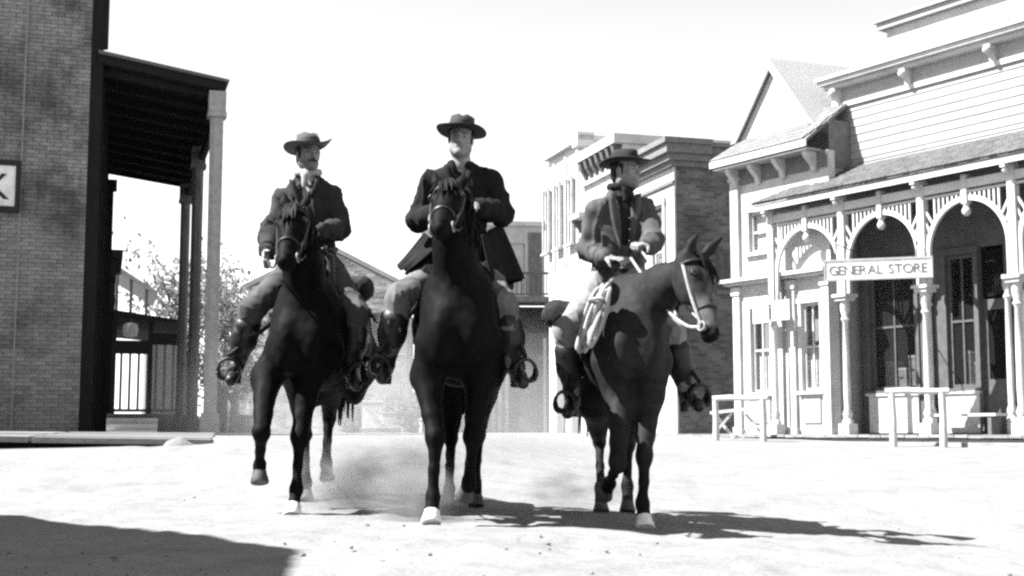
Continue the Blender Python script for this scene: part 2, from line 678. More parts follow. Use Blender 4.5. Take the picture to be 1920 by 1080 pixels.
tag(mb.build('brick_courses', M['brick'], bank), kind='stuff')
B(-1.115, -1.095, -.004, .02, .46, 8).build('joint_strip', M['weathered'], bank)
for z, a, b in ((6.93, -1.09, -.1), (3.48, -2.6, -1.12)):
    B(a, b, -.004, .02, z, z+.014).build('joint_strip', M['weathered'], bank)
MB().tube([(.1, .1, 6.86), (.1, .1, 8)], .075, 10).build('downspout', M['dark_wood'], bank, True)
# side wall under the porch: dark door cases and pilasters
for y0, y1, d, z1 in ((.6, 1.0, .14, 6.5), (2.2, 2.5, .2, 6.4), (3.9, 4.2, .2, 6.4), (6.2, 6.5, .24, 6.3)):
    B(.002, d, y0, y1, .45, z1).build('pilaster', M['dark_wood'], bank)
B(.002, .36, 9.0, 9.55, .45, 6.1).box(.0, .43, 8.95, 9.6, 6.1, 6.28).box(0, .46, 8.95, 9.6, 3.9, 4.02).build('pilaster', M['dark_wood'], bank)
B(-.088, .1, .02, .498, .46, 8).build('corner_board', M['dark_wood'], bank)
# porch
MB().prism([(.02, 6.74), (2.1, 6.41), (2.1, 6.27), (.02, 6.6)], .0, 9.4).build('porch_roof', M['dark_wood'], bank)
MB().prism([(.02, 6.80), (2.16, 6.46), (2.14, 6.415), (.02, 6.745)], -.05, 9.45).build('roof_covering', M['shingle'], bank)
for k in range(11):
    y = .25+k*.88
    MB().prism([(.05, 6.59), (2.08, 6.265), (2.08, 6.18), (.05, 6.45)], y, y+.06).build('rafter', M['dark_wood'], bank)
B(2.0, 2.1, .05, 9.2, 5.98, 6.18).build('porch_beam', M['dark_wood'], bank)
for y in (.12, 4.75, 9.0):
    h = MB()
    h.prism([(1.93+.118*math.cos(a), .118*math.sin(a)) for a in [math.pi*(k+.5)/4 for k in range(8)]], .8, 5.86, axis=2)
    cm = M['column_paint'] if y < 1 else M['mid_wood']  # rear columns in darker wood, painting in the porch roof's shade
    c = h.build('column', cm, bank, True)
    c.location = (.04, y, 0)
    d = MB().box(1.79, 2.07, -.14, .14, 5.9, 6.26)
    d.box(1.775, 2.085, -.155, .155, 5.82, 5.9)
    d.build('capital', cm, c)
    MB().box(1.77, 2.08, -.155, .155, .42, .78).box(1.79, 2.06, -.135, .135, .78, .84).build('base_block', cm, c)
for y in (.2, 4.85):
    MB().prism([(y+.13, 5.98), (y+1.0, 5.98), (y+.8, 5.75), (y+.4, 5.5), (y+.13, 4.9)], 2.02, 2.06, axis=0).build('porch_bracket', M['dark_wood'], bank)

# bank sign: only its last letter reaches into the picture
bs = empty('bank_sign', bank.matrix_basis @ Vector((-2.1, -.03, 4.44)), R17, 'white BANK signboard in a black frame on the brick wall at the left edge', 'sign')
B(-.92, .92, -.05, 0, -.33, .33).build('board', M['sign_white'], bs)
MB().box(-1, 1, -.08, .0, .332, .41).box(-1, 1, -.08, 0, -.41, -.332).box(-1, -.922, -.08, 0, -.33, .33).box(.922, 1, -.08, 0, -.33, .33).build('frame', M['black_paint'], bs)
lettering(bs, 'BANK', .6, M['black_paint'], (.0, 0), 1.66, -.055)

# raised walk in front of the bank: long planks laid side by side, the front edge towards the street
for i in range(12):
    t0, t1 = i/12, (i+.96)/12
    lerp = lambda p, q, t: tuple(p[j]+(q[j]-p[j])*t for j in range(3))
    fl_, bl_, fr_, br_ = (-7.2, 13.1, .525), (-8.2, 17.3, .545), (-3.2, 14.25, .452), (-3.9, 17.6, .515)
    mid0, mid1 = lerp(fl_, fr_, .56), lerp(bl_, br_, .56)
    for a_, b_, c_, d_ in ((fl_, mid0, mid1, bl_), (lerp(mid0, fr_, .02), fr_, br_, lerp(mid1, br_, .02))):
        jz = random.uniform(-.006, .006)
        c = [lerp(a_, d_, t0), lerp(b_, c_, t0), lerp(b_, c_, t1), lerp(a_, d_, t1)]
        o = MB().hexa([(x, y, z+jz-.06) for x, y, z in c]+[(x, y, z+jz) for x, y, z in c]).build('sidewalk_plank', M['plank'])
        tag(o, kind='structure')
o = MB().hexa([(-7.2, 13.25, .0), (-3.15, 14.4, .0), (-3.9, 17.5, .0), (-8.2, 17.2, .0), (-7.2, 13.25, .462), (-3.15, 14.4, .38), (-3.9, 17.5, .46), (-8.2, 17.2, .49)]).build('sidewalk_base', M['dark_wood'])
tag(o, kind='structure')

# small heap of dirt against the walk
mb = MB()
hp = P(342, 838, 14.2)
hz = float(gz(hp.x, hp.y))
mb.lathe([(.2, -.05), (.15, .01), (.11, .03), (.07, .055), (.03, .07), (.01, .073)], (hp.x, hp.y, hz), 11)
mb.v = [(x+.03*math.sin(9*z+5*y), y, z+.02*math.sin(13*x+7*y)) for x, y, z in mb.v]
tag(mb.build('dirt_heap', M['dirt'], None, True), 'small pale heap of dirt against the boardwalk beside the porch column', 'heap')

# ------------------------------------------------------------------ house with slatted porch, further up the side street on the left
o2 = P(160, 810, 34)
o2.z = 0
ph = empty('porch_house', o2, R17, 'dark wooden house with a low slatted porch seen under the bank porch', 'building')
px1 = .01364
B(-3, .62, .0, 4, .4, 5.15).build('wall', M['dark_wood'], ph)
B(-3, .78, -.12, 4, 5.0, 5.19).build('cornice', M['dark_wood'], ph)
MB().prism([(.6, 3.62), (2.42, 3.37), (2.42, 3.28), (.6, 3.42)], -.3, 7.5).build('porch_roof', M['dark_wood'], ph)
B(.5, 2.35, -.25, 2.2, .5, .98).build('deck', M['mid_wood'], ph)
for k in range(3):
    B(.5, 1.75-.02*k, -.55-.25*k, -.27-.25*k, .45, .86-.15*k).build('step', M['white_paint'], ph)  # steps painted white to stand for sunlight on their tops
for x in (.63, 1.53, 2.26):
    B(x-.06, x+.06, -.2, -.08, .98, 3.4).build('post', M['dark_wood'], ph)
B(.69, 1.47, -.18, -.1, 2.5, 2.85).build('valance', M['dark_wood'], ph)
B(1.59, 2.2, -.18, -.1, 2.75, 3.05).build('valance', M['dark_wood'], ph)
B(.69, 2.2, -.17, -.11, 1.02, 1.1).build('rail', M['mid_wood'], ph)
for k in range(7):
    x = .82+k*.215
    if abs(x-1.53) > .09:
        B(x-.035, x+.035, -.165, -.115, 1.1, 2.5 if x < 1.5 else 2.75).build('slat', M['mid_wood'], ph)
MB().tube([(.62, .3, 3.9), (.66, -.25, 3.75)], .02, 6).build('lamp_bracket', M['iron'], ph)
lp = empty('barrel_lamp', ph.matrix_basis @ Vector((1.02, -.32, 3.1)), R17, 'round dark lantern hanging under the slatted porch roof', 'lamp')
MB().lathe([(.05, -.2), (.17, -.16), (.2, 0), (.17, .16), (.05, .2)], (0, 0, 0), 12).build('globe', M['column_paint'], lp, True)
MB().tube([(0, 0, .2), (0, 0, .31)], .02, 6).build('chain', M['iron'], lp)

# far shed with an open sloping roof behind it
o3 = P(208, 810, 44)
o3.z = 0
sh = empty('sloping_shed', o3, R17, 'far shed with a pale sloping roof edge above the slatted porch', 'building')
MB().prism([(-.4, 6.25), (1.35, 5.15), (1.35, 5.02), (-.4, 6.1)], -.3, 4).build('roof', M['weathered'], sh)
for x in (.05, .5, 1.0):
    B(x-.05, x+.05, -.1, 0, 3.9, 5.9-.6*x).build('post', M['mid_wood'], sh)
B(1.05, 2.3, 0.02, 3.5, .4, 3.9).build('wall', M['grey_paint'], sh)

# ------------------------------------------------------------------ gabled brick building closing the street
gb_o = P(755, 810, 42)
gb_o.z = 0
gb = empty('gabled_brick_building', gb_o, math.radians(2), 'brick building coloured pale for haze, with a broad gable end, behind the left rider', 'building')
wn = (-1.0, -.55, 3.15, 4.25)
W2 = [wn, (-2.65, -2.2, 3.15, 4.25), (-4.25, -3.8, 3.15, 4.25)]
dr = (-5.85, -5.48, .4, 1.96)
wall('wall', M['haze_brick'], gb, -4.8, 0, .3, 4.74, 0, .3, W2)
B(-4.8, 0, .3, 8, .3, 4.7).build('rear_wall', M['haze_brick'], gb)
wall('annex_wall', M['haze_brick'], gb, -5.95, -4.803, .3, 2.5, .1, .4, [dr])
B(-6.0, -4.803, .05, 2.2, 2.503, 2.62).build('annex_roof', M['cream_paint'], gb)
MB().prism([(-4.8, 4.86), (0, 4.86), (0, 5.05), (-2.4, 6.27), (-4.8, 5.05)], .02, .3).build('gable', M['haze_brick'], gb)
B(-4.9, .1, -.1, .3, 4.745, 4.855).build('cornice', M['cream_paint'], gb)
for sgn in (-1, 1):
    a = -2.4+sgn*2.6
    MB().prism([(a, 4.98), (-2.4, 6.3), (-2.4, 6.45), (a, 5.13)], -.18, 8.2).build('roof_slope', M['cream_paint'], gb)
for q in W2:
    window(gb, *q, 0, M['grey_paint'], M['dark_glass'], 2, 3, .04, .06, M['haze_brick'])
B(dr[0], dr[1], .2, .26, dr[2], dr[3]).build('door', M['black_paint'], gb)
# pale crates and a table piled at its foot
for n, (px, py, w_, h_, lab) in enumerate(((700, 812, .62, .95, 'tall pale crate at the foot of the gabled brick building'), (735, 812, .5, .62, 'lower pale crate beside the tall crate by the brick wall'))):
    p = P(px, py, 39.5)
    z0 = float(gz(p.x, p.y))
    c = empty('crate', (p.x, p.y, z0), .05*n, lab, 'crate', 'crates at the foot of the brick building')
    B(-w_/2, w_/2, -.3, .3, 0, h_).build('box', M['sign_white'], c)
    for zz in (.04, h_-.14):
        B(-w_/2-.012, w_/2+.012, -.32, -.302, zz, zz+.1).build('batten', M['weathered'], c)
p = P(459, 812, 38)
bz = float(gz(p.x, p.y))
br = empty('barrel', (p.x, p.y, bz), 0, 'small grey barrel before the brick wall left of the first horse', 'barrel')
MB().lathe([(.2, 0), (.25, .2), (.255, .3), (.2, .52)], (0, 0, 0), 14).build('staves', M['mid_wood'], br, True)
for zz in (.08, .42):
    MB().lathe([(.235, zz), (.235, zz+.04)], (0, 0, 0), 14).build('hoop', M['iron'], br)

# ------------------------------------------------------------------ pale hotel with a balcony at the end of the street
ho = P(1022, 810, 50)
ho.z = 0
hb = empty('balcony_hotel', ho, math.radians(3), 'pale building with an upper balcony closing the street between two riders', 'building')
wall('wall', M['white_paint'], hb, -4.6, 0, 5.5, 8.25, 0, 3, [(-1.75, -.75, 5.6, 7.6)])  # white paint brings haze into the colour of this shaded front
B(-4.7, .1, -.14, 3.1, 8.25, 8.42).build('cornice', M['white_paint'], hb)
B(-.62, -.12, -.05, -.003, 5.5, 8.0).build('pilaster', M['grey_paint'], hb)
B(-2.6, -2.1, -.05, -.003, 5.5, 8.0).build('pilaster', M['grey_paint'], hb)
B(-1.72, -.78, .1, .16, 5.56, 7.6).build('door', M['white_paint'], hb)
B(-4.6, .5, -1.6, 0, 5.22, 5.42).build('balcony_floor', M['grey_paint'], hb)
B(-4.6, .5, -1.58, -1.5, 6.24, 6.32).build('balcony_rail', M['mid_wood'], hb)
B(-4.6, .5, -1.57, -1.51, 5.48, 5.54).build('balcony_rail', M['mid_wood'], hb)
for k in range(17):
    x = -2.4+k*.18
    B(x-.02, x+.02, -1.56, -1.52, 5.54, 6.24).build('baluster', M['mid_wood'], hb)
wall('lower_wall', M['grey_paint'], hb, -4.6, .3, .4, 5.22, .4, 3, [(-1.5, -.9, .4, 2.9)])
B(-1.5, -.9, .8, .86, .4, 2.9).build('door', M['dark_wood'], hb)
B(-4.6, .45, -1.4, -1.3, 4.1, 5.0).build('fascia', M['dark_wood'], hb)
B(-.35, .35, -1.2, .38, 3.15, 3.3).build('awning', M['weathered'], hb)
for x in (-2.0, -1.75, -1.5):
    B(x-.06, x+.06, -1.45, -1.35, .4, 2.9).build('picket', M['white_paint'], hb)
for x in (-.12, .12, .36):
    B(x-.05, x+.05, -1.5, -1.4, .4, 3.9).build('porch_post', M['white_paint'], hb)

# ------------------------------------------------------------------ right row, running away up the street (fronts face left, lit)
R73 = math.radians(-73)
ro = P(1270, 810, 33)
ro.z = 0
row = Matrix.Translation(ro) @ Matrix.Rotation(R73, 4, 'Z')
cb = empty('corner_brick_building', ro, R73, 'brick building with a heavy grey cornice and pale painted front beside the gabled house', 'building')
B(-3.4, -.04, .05, 9, .3, 7.7).build('wall', M['far_brick'], cb)
B(-.04, 0, .05, 9, .3, 7.72).build('end_wall', M['far_brick'], cb)
wall('front_wall', M['white_paint'], cb, -3.4, -.005, .3, 7.15, 0, .049, [(-1.3, -.62, 3.9, 6.3), (-2.7, -2.02, 3.9, 6.3)])
for q in ((-1.3, -.62, 3.9, 6.3), (-2.7, -2.02, 3.9, 6.3)):
    window(cb, *q, -.03, M['white_paint'], M['glass'], 1, 2, .06, .1, None, False)
for k in range(5):
    B(-3.4, -.005, -.014, -.001, 6.45+.12*k, 6.455+.12*k).build('siding_joint', M['grey_paint'], cb)
B(-3.4, .04, -.06, .0, 6.72, 6.78).build('string_course', M['grey_paint'], cb)
for a, b, d, e in ((7.15, 7.28, -.12, .12), (7.28, 7.45, -.22, .22), (7.45, 7.68, -.34, .34), (7.68, 7.82, -.42, .42)):
    B(-3.4, e, d, .9, a, b-.003).build('cornice', M['grey_paint'], cb)
B(-3.4, .06, .9, 9, 7.72, 7.83).build('coping', M['grey_paint'], cb)
sw = (.0, .0)
B(.0, .035, 1.15, 1.95, 4.15, 5.05).build('shutter', M['mid_wood'], cb)
for k in range(4):
    B(.035, .05, 1.19+.19*k, 1.34+.19*k, 4.2, 5.0).build('shutter_board', M['mid_wood'], cb)
B(.0, .06, 1.1, 2.2, 3.95, 4.05).build('sill', M['grey_paint'], cb)

bb = empty('bracketed_building', row @ Vector((-3.42, 0, 0)), R73, 'white building with dark brackets under its cornice behind the third rider', 'building')
B(-3.1, 0, .0, 7, .3, 8.45).build('wall', M['white_paint'], bb)
B(-3.15, .08, -.3, 7, 8.46, 8.72).build('cornice', M['white_paint'], bb)
B(-3.12, .04, -.12, -.003, 7.75, 7.85).build('moulding', M['white_paint'], bb)
for k in range(7):
    x = -.22-.44*k
    MB().prism([(-.003, 8.44), (-.27, 8.44), (-.2, 8.2), (-.003, 7.88)], x-.09, x+.09, axis=0).build('bracket', M['mid_wood'], bb)
window(bb, -1.9, -1.2, 4.2, 6.2, -.12, M['white_paint'], M['glass'], 1, 2, .06, .1, None, False)
B(-2.9, -2.1, -.55, -.003, 6.7, 6.85).build('hood', M['white_paint'], bb)
MB().prism([(-.003, 6.69), (-.5, 6.69), (-.003, 6.1)], -2.9, -2.75, axis=0).build('bracket', M['mid_wood'], bb)

fb = empty('tall_white_building', row @ Vector((-6.55, 0, 0)), R73, 'overexposed white building with tall pilasters, farthest of the right-hand row', 'building')
B(-3.3, 0, .0, 7, .3, 9.2).build('wall', M['white_paint'], fb)
B(-3.35, .1, -.2, 7, 9.2, 9.36).build('cornice', M['white_paint'], fb)
B(-.35, .1, -.25, .3, 9.02, 9.44).build('cap_block', M['white_paint'], fb)
for k in range(3):
    x = -.5-1.1*k
    B(x-.09, x+.09, -.05, -.003, 5.6, 9.0).build('pilaster', M['white_paint'], fb)
    window(fb, x-.75, x-.3, 6.2, 8.2, -.12, M['white_paint'], M['clear_glass'], 1, 2, .05, .07, None, False)
for k in range(2):
    x = -.7-k*1.4
    B(x-.35, x+.35, -.06, -.003, .4, 2.9).build('door', M['mid_wood'], fb)

# ------------------------------------------------------------------ general store (right), local x along its front, local y into it
SR = math.radians(-57)
so_ = Vector((7.7443, 24.5, 0))
SM = Matrix.Translation(so_) @ Matrix.Rotation(SR, 4, 'Z')
gs = empty('general_store', so_, SR, 'white general store with an arched spindlework porch on the right', 'building')
CX = [-4.1+1.98*k for k in range(7)]
X1 = CX[-1]+.2
WP = M['white_paint']
# wall under the porch
w1 = (-2.51, -1.36, 1.35, 3.9)
d1 = (.17, .73, .47, 4.0)
w4 = (-.58, .06, 1.35, 3.9)
w2 = (1.25, 2.5, 1.35, 3.9)
w3 = (3.2, 4.4, 1.35, 3.9)
wall('wall', M['store_wall'], gs, -2.74, X1, .47, 6.1, 1.15, 1.4, [w1, w4, d1, w2, w3])
for q in (w1, w4, w2, w3):
    window(gs, *q, 1.15, M['store_wall'], M['glass'], 2, 2, .07, .1, M['store_wall'], False)
    B(q[0]-.05, q[1]+.05, 1.10, 1.147, .5, 1.24).build('apron_panel', WP, gs)
    B(q[0]-.1, q[1]+.1, 1.06, 1.147, 1.241, 1.3).build('sill_board', WP, gs)
B(-2.74, X1, 3.6, 3.7, .4, 6).build('rear_wall', M['interior'], gs)
B(-2.74, X1, 1.42, 3.6, .3, .46).build('shop_floor', M['mid_wood'], gs)
B(-2.74, X1, 1.42, 3.6, 4.4, 4.5).build('shop_ceiling', M['interior'], gs)
# the door: a half glazed leaf, set back
dl = wall('door', M['store_wall'], gs, .17, .73, .47, 3.0, 1.25, 1.3, [(.26, .64, 1.5, 2.8)])
B(.26, .64, 1.27, 1.277, 1.5, 2.8).build('pane', M['dark_glass'], dl)
MB().ball((.68, 1.23, 1.45), .03, 8).build('knob', M['iron'], dl)
B(.17, .73, 1.25, 1.3, 3.05, 3.95).build('transom', M['dark_glass'], gs)
for x in (-.95, .86, 2.9):
    turned_post(x, 1.06, .47, 3.4, .062).build('turned_post', WP, gs, True)
# porch posts
for x in CX:
    c = turned_post(x, 0, .47, 3.1, .066).build('column', WP, gs, True)
    MB().box(x-.14, x+.14, -.14, .14, 3.1, 3.17).box(x-.18, x+.18, -.18, .18, 3.172, 3.23).build('capital', WP, c)
    MB().box(x-.075, x+.075, -.075, .075, 3.232, 5.2).build('upper_post', WP, c)
    MB().box(x-.13, x+.13, -.13, .13, .47, .68).build('base_block', WP, c)
    MB().ball((x, -.2, 5.06), .06, 9).build('drop_ball', WP, c, True)
    MB().box(x-.05, x+.05, -.28, -.077, 5.1, 5.17).build('bracket', WP, c)
B(CX[0]-.05, X1, -.06, .06, 4.9, 5.06).build('porch_beam', WP, gs)
B(CX[0]-.25, X1, -.29, -.25, 5.16, 5.285).build('fascia', WP, gs)
B(CX[0]-.25, X1, -.245, 1.14, 5.2, 5.23).build('porch_ceiling', M['store_wall'], gs)
spin = MB().box(-.017, .017, -.02, .02, 0, 1).build('spindle', WP, gs)
first = True


def put_spindle(x, z0, z1, tilt=0.):
    global first
    if first:
        o = spin
        first = False
    else:
        o = inst(spin, 'spindle', gs)
    o.location = (x, 0, z0)
    o.scale = (1, 1, max(.02, z1-z0))
    o.rotation_euler = (0, tilt, 0)


for b in range(len(CX)-1):
    c = (CX[b]+CX[b+1])/2
    a = .905
    zs, hgt = 3.82, .86
    af = lambda x, e=0.: zs+(hgt+e)*math.sqrt(max(0, 1-(x/(a+e))**2))
    n = 26
    ring = MB()
    for k in range(n):
        t0, t1 = math.pi*k/n, math.pi*(k+1)/n
        pts = []
        for t, e in ((t0, 0), (t1, 0), (t1, .0), (t0, .0)):
            pts.append(t)
        ca0, sa0, ca1, sa1 = math.cos(t0), math.sin(t0), math.cos(t1), math.sin(t1)
        i0, i1 = (c-.83*ca0, zs+.86*sa0), (c-.83*ca1, zs+.86*sa1)
        o0, o1 = (c-.912*ca0, zs+.95*sa0), (c-.912*ca1, zs+.95*sa1)
        ring.hexa([(i0[0], -.035, i0[1]), (o0[0], -.035, o0[1]), (o0[0], .035, o0[1]), (i0[0], .035, i0[1]),
                   (i1[0], -.035, i1[1]), (o1[0], -.035, o1[1]), (o1[0], .035, o1[1]), (i1[0], .035, i1[1])])
    for q in (-1, 1):
        ring.box(min(c+q*.83, c+q*.912), max(c+q*.83, c+q*.912), -.035, .035, 3.24, zs)
    ring.build('arch', WP, gs)
    B(CX[b]+.077, CX[b+1]-.077, -.03, .03, 4.82, 4.86).build('frieze_rail', WP, gs)
    for k in range(-8, 9):
        x = .1*k
        if abs(x) < .05:
            continue
        zo = zs+.95*math.sqrt(max(0, 1-(x/.912)**2))-.01
        if zo > 4.36 and zo < 4.8:
            put_spindle(c+x, zo, 4.82)
    for sgn in (-1, 1):
        for an_ in (14, 24, 34):
            r_ = math.radians(an_)
            MB().bar((c+sgn*.905*math.cos(r_), 0, zs+.94*math.sin(r_)), (c+sgn*.908, 0, zs+.94*math.sin(r_)+.1+.16*(an_-10)/24), .04, .04).build('corner_ray', WP, gs)
    MB().box(c-.055, c+.055, -.075, .075, 4.62, 5.15).build('pendant_post', WP, gs)
    MB().lathe([(.03, -.16), (.075, -.12), (.085, -.05), (.05, 0), (.06, .03), (.06, .06)], (c, 0, 4.56), 12).build('pendant_drop', WP, gs, True)
# porch roof with its shingles (hipped at the left end)
MB().hexa([(-4.4, -.32, 5.29), (X1, -.32, 5.29), (X1, 1.14, 5.99), (-3.33, 1.14, 5.99), (-4.4, -.32, 5.33), (X1, -.32, 5.33), (X1, 1.14, 6.03), (-3.33, 1.14, 6.03)]).build('porch_roof', M['shingle'], gs)
mb = MB()
for r in range(9):
    t0, t1 = r/9, (r+1.15)/9
    xl = -4.4+1.07*t0
    x = xl+.03*random.random()
    while x < X1-.1:
        wd = random.uniform(.12, .22)
        lift = .022+.006*random.random()
        y0, z0 = -.34+1.46*t0, 5.335+.7*t0
        y1, z1 = -.34+1.46*min(t1, 1), 5.335+.7*min(t1, 1)
        y0 -= random.uniform(0, .015)
        mb.hexa([(x, y0, z0), (x+wd-.008, y0, z0), (x+wd-.008, y1, z1), (x, y1, z1), (x, y0, z0+lift), (x+wd-.008, y0, z0+lift), (x+wd-.008, y1, z1+.004), (x, y1, z1+.004)])
        x += wd
tag(mb.build('shingles', M['shingle'], gs), kind='stuff')
# upper wall: clapboards one by one
B(-3.33, X1, 1.2, 5, 6.04, 7.78).build('upper_wall', M['store_wall'], gs)
z = 6.02
k = 0
while z < 7.3:
    x = -3.3
    k += 1
    while x < X1-.05:
        ln = min(random.uniform(2.4, 4.2) if x > -3.2 else 1.4+.9*(k % 3), X1-x)
        MB().hexa([(x+.003, 1.145, z), (x+ln-.003, 1.145, z), (x+ln-.003, 1.2, z), (x+.003, 1.2, z), (x+.003, 1.162, z+.172), (x+ln-.003, 1.162, z+.172), (x+ln-.003, 1.2, z+.172), (x+.003, 1.2, z+.172)]).build('clapboard', M['clapboard'], gs)
        x += ln
    z += .174
B(-3.36, -3.305, 1.1, 1.3, 6.0, 7.77).build('corner_board', WP, gs)
B(-3.30, X1, 1.10, 1.197, 7.36, 7.46).build('frieze_band', WP, gs)
B(-3.30, X1, 1.15, 1.197, 7.463, 7.77).build('frieze', M['clapboard'], gs)
for a, b, d in ((7.772, 7.86, .98), (7.863, 7.95, .86), (7.953, 8.02, .8)):
    B(-3.36-(1.15-d)*.6, X1, d, 1.6, a, b).build('cornice', WP, gs)
for x in (-3.2, -1.32, .7, 2.6, 4.5):
    b_ = MB().prism([(1.15, 7.768), (.93, 7.768), (.95, 7.66), (1.08, 7.55), (1.12, 7.40), (1.15, 7.40)], x-.07, x+.07, axis=0).build('bracket', WP, gs)
    MB().ball((x, .93, 7.66), .075, 9).build('ball', WP, b_, True)
# raised false front behind
B(-3.45, X1, 3.0, 3.2, 7.8, 9.45).build('false_front', WP, gs)
B(-3.6, X1, 2.85, 3.3, 9.453, 9.6).box(-3.66, X1, 2.78, 3.3, 9.603, 9.66).build('false_front_cornice', M['clapboard'], gs)
# boardwalk, plank by plank
bwk = MB()
for i in range(64):
    x0 = -8.2+.27*i
    z1 = .47+random.uniform(-.006, .006)
    o = B(x0, x0+.262, -1.05+random.uniform(-.015, .015), .2 if x0 < -2.8 else 1.12, z1-.05, z1).build('boardwalk_plank', M['plank'])
    o.location = so_
    o.rotation_euler = (0, 0, SR)
    tag(o, kind='structure')
o = B(-8.2, 9, -.98, 1.12, .0, .40).build('boardwalk_base', M['weathered'])
o.location = so_
o.rotation_euler = (0, 0, SR)
tag(o, kind='structure')
o = B(-8.2, 9, -1.45, -1.0, .1, .35).build('boardwalk_step', M['weathered'])
o.location = so_
o.rotation_euler = (0, 0, SR)
tag(o, kind='structure')

# signboard: hung out from the porch beam at an angle
sg_c = so_+SM.to_3x3() @ Vector((.0, -.12, 0))
ang = math.radians(160)
sgl = P(1548, 508, 25.04)
sgr = P(1746, 500, 24.42)
mid = (sgl+sgr)/2
half = (sgr-sgl).xy.length/2
sga = math.atan2((sgr-sgl).y, (sgr-sgl).x)
sg = empty('store_sign', mid, sga, 'white GENERAL STORE signboard hung across the porch', 'sign')
B(-half, half, -.025, .025, -.165, .165).build('board', M['sign_white'], sg)
fr_ = MB().box(-half-.03, half+.03, -.04, .04, .166, .2).box(-half-.03, half+.03, -.04, .04, -.2, -.166)
fr_.box(-half-.03, -half-.001, -.04, .04, -.165, .165).box(half+.001, half+.03, -.04, .04, -.165, .165).build('frame', M['cream_paint'], sg)
lettering(sg, 'GENERAL STORE', .25, M['letter'], (.0, -.002), 2*half-.14, -.03, .004)
inv = sg.matrix_basis.inverted()
for x in (-half+.2, half-.25):
    MB().tube([(x, 0, .2), (x, 0, .5), tuple(inv @ (SM @ Vector((-1.9+(x+half), -.03, 4.0))))], .012, 6).build('hanger', M['iron'], sg, True)

# things in the shop window and on the walk
gk = [(-2.3, .22, .5), (-2.02, .26, .36), (-1.72, .2, .6), (-.42, .2, .62), (-.12, .24, .4), (1.45, .24, .5), (1.8, .3, .4), (2.2, .2, .6)]
gl = ['carton stacked at the left of the store window', 'low wide carton in the middle of the store window', 'tall carton at the right of the store window',
      'tall carton in the narrow window left of the shop door', 'low carton in the narrow window left of the shop door', 'carton at the left in the window beyond the shop door', 'wide low carton in the window beyond the shop door', 'tall carton at the right in the window beyond the shop door']
for (x, w_, h_), lab in zip(gk, gl):
    c = empty('carton', SM @ Vector((x, 1.6, 1.4)), SR+random.uniform(-.2, .2), lab, 'carton', 'cartons on show in the store windows')
    B(-w_/2, w_/2, -.12, .12, 0, h_).build('box', M['goods'], c)
    B(-w_/2-.008, w_/2+.008, -.128, .128, h_, h_+.05).build('lid', M['sign_white'], c)
    MB().tube([(-.05, -.125, h_*.6), (.05, -.125, h_*.6)], .012, 6).build('label_band', M['black_paint'], c)
for x0, x1 in ((-2.6, -1.3), (-.65, .12), (1.2, 2.6)):
    B(x0, x1, 1.45, 1.9, 1.3, 1.39).build('display_shelf', WP, gs)
bn = empty('bench', SM @ Vector((.1, .75, .47)), SR, 'low pale bench on the boardwalk before the shop door', 'bench')
B(-.75, .75, -.16, .16, .34, .39).build('seat', WP, bn)
for x in (-.6, .6):
    B(x-.04, x+.04, -.14, .14, 0, .338).build('leg', M['mid_wood'], bn)
for x, z, lab in ((-4.32, 3.0, 'white notice board left of the first porch column'), (-3.72, 3.02, 'white notice board right of the first porch column')):
    c = empty('notice_board', SM @ Vector((x, -.16, z)), SR, lab, 'notice board', 'blank notice boards by the first porch column')
    B(-.24 if x < -4 else -.28, .24, -.015, .015, -.2, .2).build('board', WP, c)
    B(-.26 if x < -4 else -.3, .26, -.012, .02, .202, .23).build('hanging_rail', M['weathered'], c)
    for q in (-.15, .15):
        MB().tube([(q, .01, .2), (q, .12, .52)], .008, 5).build('hook', M['iron'], c)

# ------------------------------------------------------------------ gabled house left of the store
gh = empty('gabled_house', so_, SR, 'white house with a shingled gable and skirt roof beside the general store', 'building')
hw = [(-5.11, -4.55, 4.40, 5.3), (-5.12, -4.53, 1.36, 3.18), (-3.6, -3.08, 1.36, 3.18)]
wall('wall', WP, gh, -5.63, -2.76, .47, 6.3, .3, .5, hw)
B(-5.63, -2.93, .501, 3.5, .47, 6.28).build('rear_wall', M['clapboard'], gh)
B(-2.93, -2.91, .51, 1.13, 6.0, 7.0).build('return_wall', M['grey_paint'], gh)  # grey colour puts the shade on this end of the house
for q in hw:
    window(gh, *q, .3, WP, M['clear_glass'], 1 if q[2] > 4 else 2, 2, .06, .08, WP, False)
    B(q[0]+.02, q[1]-.02, .44, .46, q[2]+.02, q[3]-(.0 if q[2] > 4 else .9)).build('curtain', M['sign_white'], gh)
    B(q[0]-.1, q[1]+.1, .56, .58, q[2]-.1, q[3]+.1).build('window_blind', M['clapboard'], gh)
for x in (-5.62, -4.32, -3.95, -2.98):
    MB().box(x, x+.2, .23, .297, .62, 3.5).box(x-.03, x+.23, .2, .297, 3.503, 3.68).box(x-.03, x+.23, .2, .297, .47, .617).build('pilaster', WP, gh)
B(-5.78, -2.74, .13, .297, 3.72, 3.78).box(-5.85, -2.74, .04, .297, 3.783, 3.86).build('belt_course', WP, gh)
B(-5.64, -5.4, .22, .297, 3.9, 6.05).box(-5.68, -5.36, .19, .297, 6.053, 6.13).build('corner_pilaster', WP, gh)
for a, b in ((-5.1, -4.55), (-3.58, -3.1)):
    B(a, b, .27, .297, .7, 1.2).build('apron_panel', M['clapboard'], gh)
B(-5.64, -2.76, .27, .297, 5.95, 6.28).build('frieze', M['grey_paint'], gh)  # grey band paints in the shade under the eave
